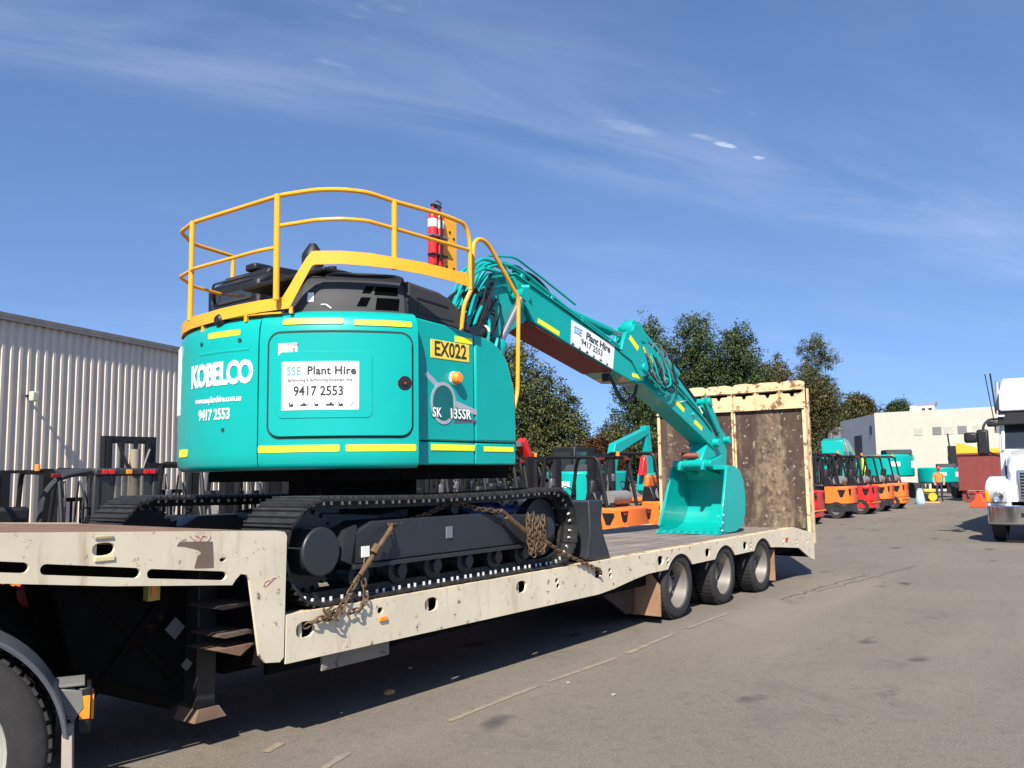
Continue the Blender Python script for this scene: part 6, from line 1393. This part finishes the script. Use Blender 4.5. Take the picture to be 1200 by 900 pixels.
tree('round_tree', 'rounded brown-green tree rising behind the grey wall of the building', 83.0, 19.0, [cl_(-.4, 7.6, 1.6, 1.6), cl_(1.1, 7.0, 1.4, 1.4), cl_(-1.8, 6.6, 1.5, 1.4), cl_(.1, 8.5, 1.2, 1.0), cl_(1.8, 5.6, 1.4, 1.2), cl_(-2.6, 5.6, 1.6, 1.3), cl_(-1.2, 5.2, 2.2, 1.4)], leaf_brown, 12000, .36, 3.0, .25, 27)
tree('round_tree', 'dark tree behind the left roof line where the brown shrub meets the wall', 78.0, 22.0, [cl_(-.4, 6.4, 1.6, 1.3), cl_(1.4, 5.6, 1.5, 1.3), cl_(-1.8, 5.2, 1.7, 1.5), cl_(0, 4.2, 2.4, 1.4)], leaf_dark, 9000, .34, 2.5, .22, 31)
tree('round_tree', 'small dark far tree showing over the white building next to the roof units', 108.2, 20.6, [cl_(0, 9.2, 1.3, 1.3), cl_(-.9, 8.6, .9, 1.0), cl_(1.0, 8.5, .9, .9), cl_(0, 7.4, 1.8, 1.4)], leaf_dark, 7000, .36, 4.0, .25, 28)
tree('shrub', 'small green conifer in the sky gap under the boom', 32.6, 19.2, [cl_(0, 3.6, .9, 1.0), cl_(.9, 2.8, .9, .9), cl_(-.7, 2.6, .9, .9), cl_(.1, 4.4, .4, .5), cl_(1.7, 3.2, .9, 1.1)], leaf_olive, 7000, .19, 1.0, .12, 29, 'shrubs under the boom')
tree('shrub', 'rusty orange autumn shrub under the boom', 28.9, 17.9, [cl_(0, 2.7, .8, .8), cl_(-.8, 2.4, .8, .8), cl_(.5, 1.9, .9, .8), cl_(-.1, 3.3, .4, .4)], leaf_aut, 6000, .17, .8, .1, 30, 'shrubs under the boom')
for i, (x, y, c_) in enumerate(((24.0, 27.0, leaf_olive), (30.0, 23.5, leaf_dark), (38.5, 20.0, leaf_dark), (40.0, 16.0, leaf_olive), (39.0, 12.5, leaf_brown))):
    tree('bushy_tree', ('olive bush low down behind the tall olive-brown tree', 'dark bush low down right of the tall olive-brown tree', 'dark bush low down behind the left dark crown', 'olive bush low down behind the loading ramp', 'brown bush low down behind the right ramp half')[i], x, y, [cl_(0, 2.6, 2.2, 1.8), cl_(1.8, 2.2, 1.7, 1.5), cl_(-1.8, 2.2, 1.8, 1.5), cl_(.5, 3.8, 1.3, 1.0)], c_, 8000, .26, 1.0, .15, 40+i, 'bushes at the back of the yard', limbs=3)

LP = thing('marker_pole', 'lime green pole standing between the forklift masts on the right', 'pole', (34.5, 6.6, 0))
MB().cyl((0, 0, .0), (0, 0, 2.25), .09, 10).build('post', lime, LP); MB().cyl((0, 0, 0), (0, 0, .08), .25, 12).build('base', blk, LP)
RA = thing('red_lift_arm', 'red leaning lifting arm standing beside the teal toolbox of the excavator', 'lifting arm', (7.1, 7.0, 0)); RA.scale = (.62, .8, 1)
MB().prism([(-.40, 2.42), (-.22, 2.50), (.16, 2.16), (.16, 2.0), (-.02, 2.02)], 1, -.14, .14).build('arm', redm, RA, .02); MB().span((.02, -.1, 0), (.16, .1, 2.05)).build('post', blk, RA); MB().span((-.3, -.3, 0), (.5, .3, .1)).build('base', blk, RA); MB().box((-.42, 0, 2.36), (.12, .16, .1)).build('hook_block', steelg, RA)
